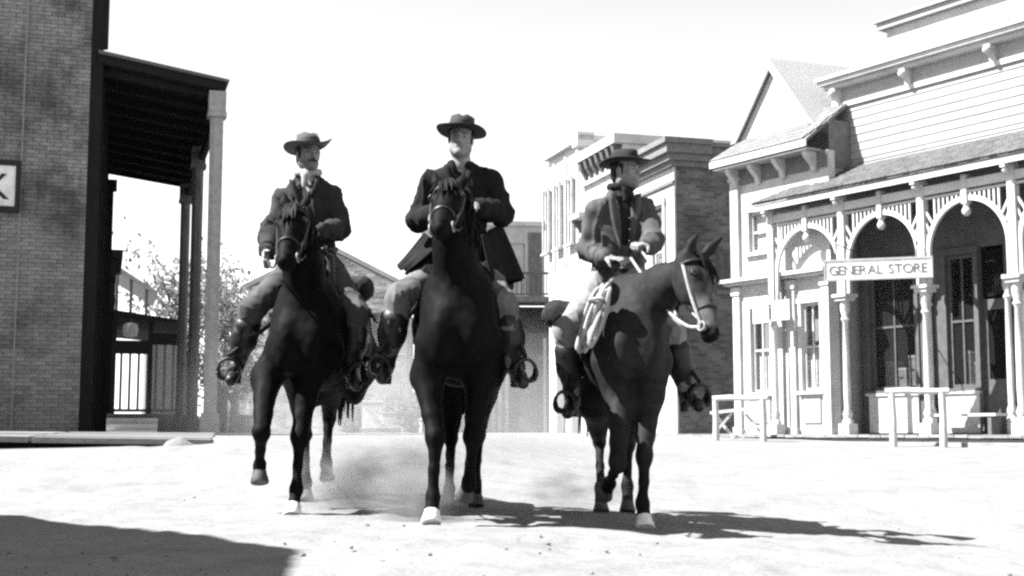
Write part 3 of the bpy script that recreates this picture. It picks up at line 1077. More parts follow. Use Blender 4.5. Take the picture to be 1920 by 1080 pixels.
# skirt roof
MB().hexa([(-5.86, -.12, 6.45), (-2.93, -.12, 6.45), (-2.93, 1.14, 7.36), (-5.3, 1.14, 7.36), (-5.86, -.12, 6.52), (-2.93, -.12, 6.52), (-2.93, 1.14, 7.44), (-5.3, 1.14, 7.44)]).build('skirt_roof', M['pale_shingle'], gh)
MB().hexa([(-5.86, -.12, 6.45), (-5.3, 1.14, 7.36), (-5.3, 3.4, 7.36), (-5.86, 3.4, 6.45), (-5.86, -.12, 6.52), (-5.3, 1.14, 7.44), (-5.3, 3.4, 7.44), (-5.86, 3.4, 6.52)]).build('side_roof', M['pale_shingle'], gh)
mb = MB()
for r in range(8):
    t0, t1 = r/8, (r+1.15)/8
    x = -5.86+.56*t0
    while x < -3.05:
        wd = random.uniform(.12, .22)
        y0, z0 = -.15+1.29*t0, 6.525+.92*t0
        y1, z1 = -.15+1.29*min(t1, 1), 6.525+.92*min(t1, 1)
        e = min(x+wd-.008, -2.935)
        mb.hexa([(x, y0, z0), (e, y0, z0), (e, y1, z1), (x, y1, z1), (x, y0, z0+.024), (e, y0, z0+.024), (e, y1, z1+.004), (x, y1, z1+.004)])
        x += wd
tag(mb.build('shingles', M['pale_shingle'], gh), kind='stuff')
B(-5.88, -2.93, -.16, -.122, 6.36, 6.5).build('eave_board', WP, gh)
B(-5.8, -2.94, -.12, .296, 6.30, 6.34).build('soffit', M['clapboard'], gh)
for x in (-5.45, -4.75, -4.0, -3.1):
    MB().prism([(.268, 6.298), (-.05, 6.298), (-.02, 6.2), (.18, 6.02), (.2, 5.9), (.268, 5.88)], x-.06, x+.06, axis=0).build('bracket', WP, gh)
# gable
gxc, gw, gy0, zb, za = -4.56, 1.22, .42, 7.0, 8.62
MB().prism([(gxc-gw+.12, zb), (gxc+gw-.12, zb), (gxc, za-.2)], gy0+.13, gy0+.17).build('gable_wall', WP, gh)
for sgn in (-1, 1):
    xo = gxc+sgn*gw
    MB().prism([(xo, zb-.02), (gxc, za), (gxc, za-.19), (xo-sgn*.12, zb-.02)], gy0, gy0+.06).build('barge_board', WP, gh)
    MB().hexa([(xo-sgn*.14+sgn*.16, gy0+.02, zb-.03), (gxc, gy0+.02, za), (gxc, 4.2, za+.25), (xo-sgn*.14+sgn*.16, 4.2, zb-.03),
               (xo+sgn*.06, gy0+.02, zb-.03), (gxc, gy0+.02, za+.06), (gxc, 4.2, za+.31), (xo+sgn*.06, 4.2, zb-.03)]).build('gable_roof', M['gable_shingle'], gh)

# hitching rails
def hitch(pl, pr, Yl, Yr, ztop, lab):
    a, b = P(pl, 800, Yl), P(pr, 800, Yr)
    c = (a+b)/2
    an = math.atan2(b.y-a.y, b.x-a.x)
    L_ = (b-a).xy.length
    z0 = float(gz(c.x, c.y))
    h = empty('hitching_rail', (c.x, c.y, z0), an, lab, 'hitching rail', 'hitching rails before the store')
    MB().tube([(-L_/2-.1, 0, ztop), (-L_*.2, .0, ztop+.012), (L_*.25, 0, ztop-.008), (L_/2+.12, 0, ztop)], [.05, .056, .052, .046], 9).build('rail', WP, h, True)
    for x in (-L_/2, L_/2):
        MB().tube([(x, 0, -.12), (x+.012, 0, ztop*.5), (x, 0, ztop-.03)], [.065, .06, .055], 9).build('post', WP, h, True)


hitch(1674, 1768, 22.6, 22.2, .93, 'white hitching rail under the store sign, the longer one')
hitch(1342, 1431, 25.6, 24.9, .80, 'white hitching rail beside the third horse, with crossed trestles behind it')
# trestle bench of crossed sticks
tp = P(1383, 812, 26.6)
tr = empty('trestle', (tp.x, tp.y, .40), math.radians(-25), 'white trestle with crossed legs behind the hitching rail by the third horse', 'trestle')
for x in (-.32, .32):
    MB().bar((x-.22, -.05, .0), (x+.2, .05, .5), .05, .05).build('leg', WP, tr)
    MB().bar((x+.22, .07, .0), (x-.2, .12, .5), .05, .05).build('leg', WP, tr)
MB().bar((-.55, 0, .5), (.5, .02, .6), .06, .06).build('pole', WP, tr)

# ------------------------------------------------------------------ building standing left of the camera, whose shade falls over the corner of the street
off = 5.0/math.tan(SUN_EL)
cpt = Vector((-1.02, 6.37))-Vector((.997, .08))*off
da = Vector((-2.28, 2.23)).normalized()
db = Vector((.2, -1.41)).normalized()
pl = [cpt, cpt+da*6.5, cpt+da*6.5+Vector((-6, 0)), Vector((-15, -5)), cpt+db*13]
lv = empty('chamfered_building', (cpt.x, cpt.y, 0), 0, 'building left of the camera whose shade lies over the near corner of the street', 'building')
pp = [(q.x-cpt.x, q.y-cpt.y) for q in pl]
MB().prism(pp, -.1, 4.72, axis=2).build('wall', M['far_brick'], lv)
cen = Vector((sum(q[0] for q in pp)/5, sum(q[1] for q in pp)/5))
q2 = [tuple(Vector(q)) for q in pp]
MB().prism(q2, 4.723, 5.0, axis=2).build('cornice', M['grey_paint'], lv)
for t in (1.2, 3.4, 5.2):
    c = db*(t*2)
    n = Vector((-db.y, db.x))
    n = n if n.x > 0 else -n
    MB().bar((c.x+n.x*.02, c.y+n.y*.02, 1.0), (c.x+n.x*.02, c.y+n.y*.02, 2.8), .95, .1, (db.x, db.y, 0)).build('window', M['dark_glass'], lv)

# ------------------------------------------------------------------ trees and shrubs
def tree(name, x, y, h, rad, seed, m, label, nleaf=2600, leaf=.13, low=.3, gap=.15):
    rnd = random.Random(seed)
    z0 = float(gz(x, y))
    t = empty(name, (x, y, z0), 0, label, 'tree')
    tb = MB()
    th = h*.42
    tb.tube([(0, 0, -.2), (.05, 0, th*.5), (-.06, .05, th)], [.17, .13, .1], 8)
    tips = []
    for i in range(11):
        a = i*2.4+rnd.random()
        z1 = th*(.6+.4*rnd.random())
        e = Vector((math.cos(a)*rad*rnd.uniform(.5, .95), math.sin(a)*rad*rnd.uniform(.5, .95), h*rnd.uniform(low+.2, .95)))
        b = Vector((0, 0, z1))
        m_ = b.lerp(e, .5)+Vector((rnd.uniform(-.2, .2), rnd.uniform(-.2, .2), .25))
        tb.tube([b, m_, e], [.07, .04, .015], 6)
        tips += [e, m_.lerp(e, .5)]
        for q in range(3):
            f = m_.lerp(e, rnd.random())
            g_ = f+Vector((rnd.uniform(-1, 1), rnd.uniform(-1, 1), rnd.uniform(-.2, .8)))*rad*.4
            tb.tube([f, g_], [.022, .008], 5)
            tips.append(g_)
    tb.build('trunk', M['bark'], t, True)
    lb = MB()
    for i in range(nleaf):
        c = tips[int(rnd.random()*len(tips))]
        sp = rad*.22*(1+gap)
        p = c+Vector((rnd.gauss(0, sp), rnd.gauss(0, sp), rnd.gauss(0, sp*.75)))
        u = Vector((rnd.gauss(0, 1), rnd.gauss(0, 1), rnd.gauss(0, 1))).normalized()*leaf*rnd.uniform(.5, 1.2)
        v_ = u.orthogonal().normalized()*leaf*.5
        lb.add([p-u, p+v_, p+u, p-v_], [(0, 1, 2, 3)])
    lb.build('crown', m, t)
    return t


p = P(345, 800, 50)
tree('street_tree', p.x, p.y, 7.2, 1.9, 3, M['pale_leaf'], 'thin pale tree seen between the bank porch columns', 1500, .14, .3, .2)
p = P(428, 800, 47)
tree('street_tree', p.x, p.y, 5.9, 1.3, 5, M['pale_leaf'], 'thin pale tree just right of the bank porch columns', 6000, .085, .1, .5)
for n, (px, Y, h, r, lab) in enumerate(((436, 39.0, 3.6, .75, 'dark shrub just right of the front porch column of the bank'), (775, 39.5, 1.2, .7, 'low shrub behind the forelegs of the middle horse'), (660, 40.2, .8, .5, 'small low shrub at the brick wall behind the first horse'))):
    p = P(px, 806, Y)
    t = tree('shrub', p.x, p.y, h, r, 20+n, M['leaf'], lab, 1100 if h > 2 else 500, .11, .0, .3)
    t['category'] = 'shrub'

# ------------------------------------------------------------------ smooth solids: distance field of tapered limbs, meshed as one surface
A = lambda p: np.array(p, float)


class SDF:
    def __init__(s):
        s.ops = []
        s.fold = None

    def cone(s, a, b, ra, rb, k=.03, sq=None, sub=False):
        a, b = A(a), A(b)
        r = max(ra, rb)*(max(1, sq[1]) if sq else 1)
        ab = b-a
        L2 = ab @ ab+1e-12

        def f(x, y, z):
            px_, py_, pz_ = x-a[0], y-a[1], z-a[2]
            t = np.clip((px_*ab[0]+py_*ab[1]+pz_*ab[2])/L2, 0, 1)
            qx, qy, qz = px_-t*ab[0], py_-t*ab[1], pz_-t*ab[2]
            d2 = qx*qx+qy*qy+qz*qz
            if sq:
                n = A(sq[0])
                n = n/np.linalg.norm(n)
                c = qx*n[0]+qy*n[1]+qz*n[2]
                d2 = d2+c*c*(1/sq[1]**2-1)
                return (np.sqrt(d2)-(ra+(rb-ra)*t))*min(1, sq[1])
            return np.sqrt(d2)-(ra+(rb-ra)*t)
        s.ops.append((f, np.minimum(a, b)-r, np.maximum(a, b)+r, k, sub))
        return s

    def chain(s, pts, rs, k=.03, sq=None):
        for i in range(len(pts)-1):
            s.cone(pts[i], pts[i+1], rs[i], rs[i+1], k, sq)
        return s

    def ell(s, c, r, R=None, k=.03, sub=False):
        """R: rows are the ellipsoid's own axes"""
        c, r = A(c), A(r)
        R_ = np.eye(3) if R is None else A(R)
        ext = np.abs(R_.T) @ r if R is not None else r

        def f(x, y, z):
            p = (x-c[0], y-c[1], z-c[2])
            k0 = 0
            k1 = 0
            for i in range(3):
                q = p[0]*R_[i][0]+p[1]*R_[i][1]+p[2]*R_[i][2]
                k0 = k0+(q/r[i])**2
                k1 = k1+(q/r[i]**2)**2
            k0 = np.sqrt(k0)
            return k0*(k0-1)/np.sqrt(k1+1e-9)
        s.ops.append((f, c-ext, c+ext, k, sub))
        return s

    def mesh(s, name, h, m, parent=None, tone=None, smooth=1):
        lo = np.min([o[1] for o in s.ops if not o[4]], axis=0)-4*h-.02
        hi = np.max([o[2] for o in s.ops if not o[4]], axis=0)+4*h+.02
        n = np.ceil((hi-lo)/h).astype(int)+1
        ax = [lo[i]+h*np.arange(n[i]) for i in range(3)]
        F = np.full(n, .5, np.float32)
        for f, a, b, k, sub in s.ops:
            mg = k+3*h
            i0 = np.clip(np.floor((a-mg-lo)/h).astype(int), 0, n)
            i1 = np.clip(np.ceil((b+mg-lo)/h).astype(int)+1, 0, n)
            if np.any(i1 <= i0):
                continue
            sl_ = tuple(slice(i0[i], i1[i]) for i in range(3))
            x, y, z = (ax[i][sl_[i]].reshape([-1 if j == i else 1 for j in range(3)]) for i in range(3))
            d = f(x, y, z).astype(np.float32)
            G = F[sl_]
            if sub:
                e = np.maximum(k-np.abs(G+d), 0)/k
                F[sl_] = np.maximum(G, -d)+e*e*k/4
            else:
                e = np.maximum(k-np.abs(G-d), 0)/k
                F[sl_] = np.minimum(G, d)-e*e*k/4
        S = F < 0
        c = np.zeros(n-1, np.int8)
        cor = [(i, j, k) for i in (0, 1) for j in (0, 1) for k in (0, 1)]
        for i, j, k in cor:
            c += S[i:n[0]-1+i, j:n[1]-1+j, k:n[2]-1+k]
        act = (c > 0) & (c < 8)
        ii = np.argwhere(act)
        idx = np.full(n-1, -1, np.int32)
        idx[act] = np.arange(len(ii))
        acc = np.zeros((len(ii), 3))
        cnt = np.zeros(len(ii))
        for a in cor:
            for d in range(3):
                if a[d] == 0:
                    b = list(a)
                    b[d] = 1
                    fa = F[ii[:, 0]+a[0], ii[:, 1]+a[1], ii[:, 2]+a[2]]
                    fb = F[ii[:, 0]+b[0], ii[:, 1]+b[1], ii[:, 2]+b[2]]
                    mk = (fa < 0) != (fb < 0)
                    t = np.where(mk, fa/np.where(mk, fa-fb, 1), 0)
                    for e in range(3):
                        acc[:, e] += np.where(mk, a[e]+(t if e == d else 0), 0)
                    cnt += mk
        V = lo+h*(ii+acc/cnt[:, None])
        Qs = []
        for d in range(3):
            e, g_ = (d+1) % 3, (d+2) % 3
            s0 = [slice(None)]*3
            s1 = [slice(None)]*3
            s0[d] = slice(0, n[d]-1)
            s1[d] = slice(1, n[d])
            a = S[tuple(s0)]
            b = S[tuple(s1)]
            w_ = np.argwhere(a != b)
            w_ = w_[(w_[:, e] > 0) & (w_[:, g_] > 0) & (w_[:, e] < n[e]-1) & (w_[:, g_] < n[g_]-1)]
            q = []
            for de, dg_ in ((-1, -1), (0, -1), (0, 0), (-1, 0)):
                u = w_.copy()
                u[:, e] += de
                u[:, g_] += dg_
                q.append(idx[u[:, 0], u[:, 1], u[:, 2]])
            q = np.stack(q, 1)
            flip = ~a[w_[:, 0], w_[:, 1], w_[:, 2]]
            q[flip] = q[flip][:, ::-1]
            Qs.append(q)
        Q = np.concatenate(Qs)
        Q = Q[(Q >= 0).all(1)]
        for _ in range(smooth):
            a = np.zeros_like(V)
            c_ = np.zeros(len(V))
            for u, v in ((0, 1), (1, 2), (2, 3), (3, 0)):
                for p, q in ((u, v), (v, u)):
                    for e in range(3):
                        a[:, e] += np.bincount(Q[:, p], V[Q[:, q], e], len(V))
                    c_ += np.bincount(Q[:, p], minlength=len(V))
            V = V*.45+.55*a/np.maximum(c_, 1)[:, None]
        if s.fold is not None:
            nn = np.zeros_like(V)
            fn = np.cross(V[Q[:, 2]]-V[Q[:, 0]], V[Q[:, 3]]-V[Q[:, 1]])
            for u in range(4):
                for e in range(3):
                    nn[:, e] += np.bincount(Q[:, u], fn[:, e], len(V))
            nn /= np.linalg.norm(nn, axis=1, keepdims=True)+1e-12
            V = V+nn*s.fold(V)[:, None]
        return np_mesh(name, V, Q, m, parent, tone(V) if tone else np.ones(len(V)))


def unit(v):
    v = A(v)
    return v/np.linalg.norm(v)


def rot_frame(f, up):
    """right, forward, up rows"""
    f = unit(f)
    r = unit(np.cross(f, up))
    return np.array([r, f, np.cross(r, f)])


def folds(amp, kx=38, kz=14, seed=0):
    """narrow creases running mostly downwards, over soft undulation"""
    def f(V):
        x, y, z = V.T
        wx, wy = x+.03*vnoise(x*6, y*6, z*6, seed+7), y+.03*vnoise(x*6, y*6, z*6+9, seed+8)
        c1 = (1-np.abs(vnoise(wx*kx*.26, wy*kx*.26, z*kz*.22-x*2, seed+3)))**5
        c2 = (1-np.abs(vnoise(wx*kx*.42+5, wy*kx*.42, z*kz*.55+x*5, seed+5)))**7
        a = vnoise(x*7, y*7, z*5, seed+1)
        return amp*(.75*c1+.5*c2+.25*a)
    return f


# ------------------------------------------------------------------ horses
def hoof(parent, top, tip, m, lab=None):
    """a hoof from the coronet centre to the centre of the ground face"""
    top, tip = Vector(top), Vector(tip)
    d = (tip-top).normalized()
    b = MB()
    pts = [top-d*.012, top+(tip-top)*.25, tip-d*.012, tip]
    b.tube(pts, [.045, .05, .062, .058], 14)
    o = b.build('hoof', m, parent, True)
    if lab:
        o['label'] = lab
    return o


def strap(path, wd, th, m, parent, name, n=6):
    return MB().tube([tuple(p) for p in path], wd, n).build(name, m, parent, True)


def smooth_path(pts, n=24):
    """Catmull-Rom"""
    p = [A(q) for q in pts]
    p = [2*p[0]-p[1]]+p+[2*p[-1]-p[-2]]
    out = []
    for i in range(1, len(p)-2):
        for k in range(n):
            t = k/n
            out.append(.5*((2*p[i])+(-p[i-1]+p[i+1])*t+(2*p[i-1]-5*p[i]+4*p[i+1]-p[i+2])*t*t+(-p[i-1]+3*p[i]-3*p[i+1]+p[i+2])*t**3))
    out.append(p[-2])
    return out


def make_horse(label, org, head_deg, s, legs, poll, muzzle, face_n, eartips, m, mane_m, hoof_ms, seed, tone=None, mane_side=1, neck_k=1.):
    rnd = random.Random(seed)
    org = A(org)
    hd = math.radians(head_deg)
    ex = A((math.cos(hd), math.sin(hd), 0))               # the picture's right
    ey = A((-math.sin(hd), math.cos(hd), 0))              # towards the tail
    Lw = lambda x, y, z: org+s*(x*ex+y*ey)+A((0, 0, s*z))
    root = empty('horse', tuple(Lw(0, .8, 0)), 0, label, 'horse', 'horses walking up the street abreast')
    inv = A(Lw(0, .8, 0))
    off = lambda V: V-inv
    T = lambda p: A(p)-inv
    D = SDF()
    Rb = np.array([ex, ey, [0, 0, 1.]])
    E = lambda c, r, k=.06, R=None: D.ell(T(Lw(*c)), A(r)*s, Rb if R is None else R, k*s)
    E((0, .8, 1.2), (.262, .62, .37), .1)
    E((0, .36, 1.2), (.195, .33, .37), .12)
    for q in (-1, 1):
        E((q*.085, .1, 1.1), (.105, .12, .2), .07)
        E((q*.145, .33, 1.16), (.085, .2, .33), .09)
        E((q*.12, 1.46, 1.24), (.15, .3, .29), .1)
        E((q*.14, 1.5, 1.0), (.11, .21, .28), .1)
    E((0, 1.32, 1.27), (.23, .4, .31), .1)
    D.chain([T(Lw(0, .42, 1.53)), T(Lw(0, .62, 1.5)), T(Lw(0, .95, 1.46)), T(Lw(0, 1.35, 1.5))], [.08*s, .1*s, .1*s, .12*s], .1*s)
    # neck
    po, mu = A(poll), A(muzzle)
    a = unit(mu-po)
    fn = unit(A(face_n)-a*(A(face_n) @ a))
    lt = np.cross(a, fn)
    if lt @ ex < 0:
        lt = -lt
    HL = np.linalg.norm(mu-po)
    Hp = lambda t, u, v: T(po+a*t*HL+lt*u+fn*v)
    nb = T(Lw(0, .3, 1.22))
    nt_ = T(Lw(0, .47, 1.47))
    pb = Hp(.1, 0, -.07)
    mid = (nb+nt_)/2*.45+pb*.55
    nax = ex*.6+lt*.4
    D.cone(nb, mid, .225*s, .148*s*neck_k, .09*s, (nax, .66))
    D.cone(nt_, mid+A((0, 0, .03)), .16*s, .125*s, .1*s, (nax, .72))
    D.cone(mid, pb, .15*s*neck_k, .1, .08, (nax, .78))
    # head
    D.cone(Hp(.04, 0, -.03), Hp(.36, 0, -.035), .082, .092, .04, (lt, .95))
    D.cone(Hp(.34, 0, -.03), Hp(.74, 0, -.012), .09, .058, .05, (lt, .88))
    D.cone(Hp(.74, 0, -.012), Hp(.95, 0, -.018), .056, .058, .04, (lt, .95))
    for q in (-1, 1):
        D.ell(Hp(.34, q*.05, -.085), (.036, .085, .12), np.array([lt, fn, a]), .03)
        D.ell(Hp(.3, q*.078, .03), (.026, .026, .04), np.array([lt, fn, a]), .03)
        D.cone(Hp(.42, q*.07, -.01), Hp(.62, q*.055, -.012), .014, .01, .02)
        D.ell(Hp(.955, q*.04, .024), (.014, .016, .022), np.array([lt, fn, a]), .012, True)
        D.ell(Hp(.3, q*.1, .034), (.012, .018, .024), np.array([lt, fn, a]), .008, True)
    D.ell(Hp(.95, 0, -.052), (.04, .034, .045), np.array([lt, fn, a]), .03)
    D.cone(Hp(1.01, -.05, -.03), Hp(1.01, .05, -.03), .006, .006, .012, None, True)
    for q, tip in zip((-1, 1), eartips):
        b0 = Hp(.03, q*.058, .0)
        tp_ = T(tip)
        mm = b0*.5+tp_*.5
        D.cone(b0, mm, .027, .034, .025, (fn, .55))
        D.cone(mm, tp_, .034, .009, .015, (fn, .6))
    # legs: (elbow or stifle, knee or hock, fetlock, coronet, hoof), front first
    for i, (el, kn, fe, ho) in enumerate(legs):
        el, kn, fe, ho = (T(q) for q in (el, kn, fe, ho))
        hd_ = unit(ho-fe)
        top = ho-hd_*.07
        if i < 2:
            q = -1 if i == 0 else 1
            sh_ = T(Lw(q*.145, .22, 1.05))
            D.cone(sh_, el, .125*s, .095*s, .06)
            D.cone(el, el*.35+kn*.65, .1*s, .058*s, .05)
            D.cone(el*.35+kn*.65, kn, .058*s, .052*s, .03)
            D.ell(kn, A((.052, .056, .068))*s, None, .03)
        else:
            q = -1 if i == 2 else 1
            D.cone(T(Lw(q*.145, 1.42, 1.05)), el, .2*s, .14*s, .09)
            D.cone(el, kn, .13*s, .052*s, .07)
            D.ell(kn+ey*.015, A((.042, .06, .07))*s, None, .03)
            D.cone(kn+ey*.03+A((0, 0, .03)), kn+ey*.055+A((0, 0, .07)), .032*s, .018*s, .03)
        D.cone(kn, kn*.45+fe*.55, .043*s, .031*s, .03)
        D.cone(kn*.45+fe*.55, fe, .031*s, .036*s, .025)
        D.ell(fe, A((.042, .05, .048))*s, None, .025)
        D.cone(fe, top, .035*s, .046, .025)
        hm_ = hoof_ms[i]
        hoof(root, top, ho, M[hm_], 'white forehoof' if hm_ == 'hoof_white' else None)
    fl = lambda V: .006*vnoise(V[:, 0]*9, V[:, 1]*9, V[:, 2]*7, seed)+.003*vnoise(V[:, 0]*25, V[:, 1]*25, V[:, 2]*20, seed+1)
    D.fold = fl

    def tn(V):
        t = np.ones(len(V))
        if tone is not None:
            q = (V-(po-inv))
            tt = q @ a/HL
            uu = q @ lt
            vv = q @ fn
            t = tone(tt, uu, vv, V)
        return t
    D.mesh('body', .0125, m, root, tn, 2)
    for q in (-1, 1):
        MB().ball(tuple(Hp(.3, q*.088, .034)), .021, 10).build('eye', M['eye'], root, True)
    # mane
    mb = MB()
    crest0 = Hp(.0, 0, -.04)
    cm = mid+A((0, 0, .09*s))-0*ey
    crest = smooth_path([Hp(-.02, 0, .0), Hp(.02, 0, -.085), mid+unit(nt_-nb)*.13*s, nt_+A((0, 0, .12*s))], 22)
    for i, c in enumerate(crest):
        for k in range(4):
            ln = rnd.uniform(.12, .24)*(1 if k else .6)*(1 if i > 5 else .7)
            o = lt*(mane_side if k else -mane_side*.4)*rnd.uniform(.02, .075)+A((rnd.gauss(0, .012), rnd.gauss(0, .012), 0))
            e = c+o*1.5+A((0, 0, -ln))+ey*rnd.gauss(0, .03)
            mb.tube([c+A((0, 0, .02)), c+o*1.1+A((0, 0, .0)), (c+o*1.6)*.5+e*.5, e], [.014, .017, .012, .003], 5)
    for k in range(16):                                      # forelock
        o = lt*rnd.uniform(-.045, .045)
        e = lt*rnd.gauss(0, .03)
        ll = rnd.uniform(.2, .42)
        mb.tube([Hp(-.02, 0, -.01)+o*.3, Hp(.07, 0, .083)+o*.7+e*.2, Hp(.07+ll*.5, 0, .1)+o+e*.6, Hp(.07+ll, 0, .098)+o+e], [.012, .012, .01, .002], 5)
    mb.build('mane', mane_m, root, True)
    tb = MB()
    tl = T(Lw(0, 1.82, 1.36))
    for k in range(26):
        o = A((rnd.gauss(0, .045), rnd.gauss(0, .04), 0))
        sw_ = rnd.uniform(.6, 1)
        tb.tube([tl+A((0, 0, .02)), tl+ey*.1+o*.5+A((0, 0, -.12)), tl+ey*.13+o*1.4+A((0, 0, -.5*sw_)), tl+ey*.08+o*1.7+A((0, 0, -.85*sw_))], [.03, .03, .026, .004], 6)
    tb.build('tail', mane_m, root, True)
    return dict(root=root, T=T, L=Lw, H=Hp, lt=lt, fn=fn, a=a, HL=HL, ex=ex, ey=ey, s=s, inv=inv)


def saddle(h, m='leather', horn_m='leather', blanket=True):
    T, L = h['T'], h['L']
    s = h['s']
    Rb = np.array([h['ex'], h['ey'], [0, 0, 1.]])
    D = SDF()
    D.ell(T(L(0, .86, 1.56)), A((.17, .3, .05))*s, Rb, .05)
    D.chain([T(L(-.17, .62, 1.46)), T(L(-.06, .6, 1.6)), T(L(.06, .6, 1.6)), T(L(.17, .62, 1.46))], [.04*s]*4, .05)
    D.cone(T(L(0, .59, 1.61)), T(L(0, .55, 1.69)), .03*s, .022*s, .02)
    D.ell(T(L(0, .545, 1.7)), A((.042, .042, .016))*s, Rb, .01)
    D.chain([T(L(-.2, 1.1, 1.5)), T(L(-.11, 1.15, 1.63)), T(L(.11, 1.15, 1.63)), T(L(.2, 1.1, 1.5))], [.03*s, .035*s, .035*s, .03*s], .05)
    for q in (-1, 1):
        D.ell(T(L(q*.245, .9, 1.33)), A((.03, .28, .2))*s, np.array([unit(h['ex']+q*A((0, 0, .45))), h['ey'], unit(A((0, 0, 1))-q*.45*h['ex'])]), .03)
    sd = D.mesh('saddle', .012, M[m], h['root'], None, 1)
    if blanket:
        g_ = []
        for i in range(13):
            t = math.radians(-105+210*i/12)
            g_.append([T(L((.30*math.sin(t)), .55+.72*j/8, 1.17+.385*math.cos(t)-.03*max(0, 1-abs(t))*(0 if j in (0, 8) else 1))) for j in range(9)])
        sheet('saddle_blanket', g_, .018, M['blanket'], h['root'])
    MB().tube([tuple(T(L((.28*math.sin(t)), .62, 1.2+.385*math.cos(t)))) for t in [math.radians(90+180*k/14) for k in range(15)]], .022, 6).build('cinch', M[m], h['root'], True)
    return sd


def bridle(h, m='leather', cheek_m=None, nose_m=None):
    H = h['H']
    b = h['root']
    cm_ = M[cheek_m or m]
    br_ = MB()
    loop = lambda t, w_, vf, vb: [H(t, w_*math.cos(q), (vf+vb)/2+(vf-vb)/2*math.sin(q)) for q in [2*math.pi*k/18 for k in range(19)]]
    nb_ = MB().tube([tuple(p) for p in loop(.68, .062, .056, -.075)], .011, 6).build('noseband', M[nose_m or m], b, True)
    br_.tube([tuple(p) for p in loop(.13, .092, .066, -.1)], .011, 6)
    br_.build('browband', M[m], b, True)
    for q in (-1, 1):
        MB().tube([tuple(p) for p in smooth_path([H(.02, q*.06, -.05), H(.2, q*.098, -.02), H(.5, q*.088, -.03), H(.86, q*.066, -.03)], 5)], .011, 6).build('cheekpiece', cm_, b, True)
        c = H(.88, q*.068, -.03)
        MB().tube([tuple(c+h['a']*.028*math.cos(t)+h['fn']*.028*math.sin(t)) for t in [2*math.pi*k/12 for k in range(13)]], .006, 6).build('bit_ring', M['pale_leather'], b, True)


def reins(h, hand_w, m, side, r=.008, sag=.06):
    T, H = h['T'], h['H']
    a = H(.89, side*.07, -.035)
    e = A(hand_w)-h['inv']
    mid_ = (a+e)/2+A((0, 0, -sag))
    MB().tube([tuple(p) for p in smooth_path([a, a*.6+mid_*.4+A((0, 0, -sag*.4)), mid_, e], 7)], r, 6).build('rein', M[m], h['root'], True)


def stirrup(h, foot, ankle, fdir, top, out, m='leather'):
    """broad wooden stirrup round the ball of the foot, hung on a leather"""
    root = h['root']
    foot, ankle, top = A(foot)-h['inv'], A(ankle)-h['inv'], A(top)-h['inv']
    f = unit(fdir)
    r = unit(np.cross(f, (0, 0, 1)))
    u = np.cross(r, f)
    g_ = []
    c = foot+u*.058+r*out*.03
    for i in range(25):
        t = 2*math.pi*i/24
        x = .071*math.cos(t)
        z = .082*math.sin(t)
        if z < -.045:
            z = -.045-(-z-.045)*.35
        w_ = .05 if math.sin(t) < .2 else .03
        g_.append([c+r*x*1.0+u*z+f*v for v in (-w_, 0, w_)])
    st = sheet('stirrup', g_, .019, M[m], root)
    tt = c+u*.09
    MB().tube([tuple(tt+u*.01), tuple((tt+top)/2+r*.0), tuple(top)], [.016, .024, .03], 6).build('stirrup_leather', M[m], root, True)
    return st

# ------------------------------------------------------------------ riders
def hand_prims(D, wr, f, n, side, curl=1.0, sc_=1.0):
    """wr: wrist, f: direction of the knuckles, n: palm normal (fingers curl towards it), side: +1 thumb along f x n"""
    f = unit(f)
    n = unit(A(n)-f*(A(n) @ f))
    b = np.cross(f, n)*side
    D.ell(wr+f*.048*sc_, A((.043, .05, .018))*sc_, np.array([b, f, n]), .02)
    D.cone(wr-f*.02, wr+f*.03, .026*sc_, .028*sc_, .02)
    for i, (o, ln) in enumerate(((.031, .9), (.0105, 1.), (-.0105, .95), (-.031, .78))):
        p = wr+f*.092*sc_+b*o*sc_-n*.004
        th = .35*curl
        rr = .0098*sc_
        for j, l in enumerate((.044, .028, .022)):
            d = f*math.cos(th)+n*math.sin(th)+b*o*.6
            q = p+d*l*ln*sc_
            D.cone(p, q, rr, rr*.92, .006)
            p = q
            rr *= .9
            th += (.95 if j == 0 else .8)*curl
    p = wr+f*.03*sc_+b*.034*sc_
    d = unit(f*.65+b*.65+n*.35)
    q = p+d*.045*sc_
    D.cone(p, q, .014*sc_, .0115*sc_, .014)
    D.cone(q, q+unit(d+n*.9*curl+f*.2)*.034*sc_, .0115*sc_, .009*sc_, .006)


def head_prims(D, c, R, nk, jaw=1., nose=1.):
    r_, f_, u_ = R
    h = lambda x, y, z: c+r_*x+f_*y+u_*z
    E = lambda p, q, k=.02, sub=False: D.ell(h(*p), q, R, k, sub)
    E((0, -.012, .035), (.076, .095, .092))
    E((0, .026, -.028), (.061, .07, .088), .03)
    for q in (-1, 1):
        D.cone(h(q*.048, .005, -.062), h(q*.012, .074, -.1), .026*jaw, .02*jaw, .03)
        E((q*.043, .06, -.016), (.021, .022, .018), .018)
        D.cone(h(q*.012, .09, .026), h(q*.046, .07, .024), .011, .011, .012)
        E((q*.077, -.005, -.004), (.011, .022, .034), .008)
        E((q*.031, .101, .006), (.019, .018, .012), .012, True)
        E((q*.031, .077, .005), (.0125, .0125, .0115), .004)
        E((q*.0125, .105, -.032), (.009, .011, .008), .008)
    E((0, .078, -.102), (.021, .02, .018), .02)
    D.cone(h(0, .09, .016), h(0, .114*nose, -.026), .008, .0115, .012)
    D.cone(h(-.021, .087, -.058), h(.021, .087, -.058), .0085, .0085, .01)
    D.cone(h(-.018, .086, -.074), h(.018, .086, -.074), .009, .009, .01)
    D.cone(h(-.026, .1, -.0655), h(.026, .1, -.0655), .0045, .0045, .005, None, True)
    D.cone(h(0, -.022, -.05), A(nk), .056, .064, .04)
    return h


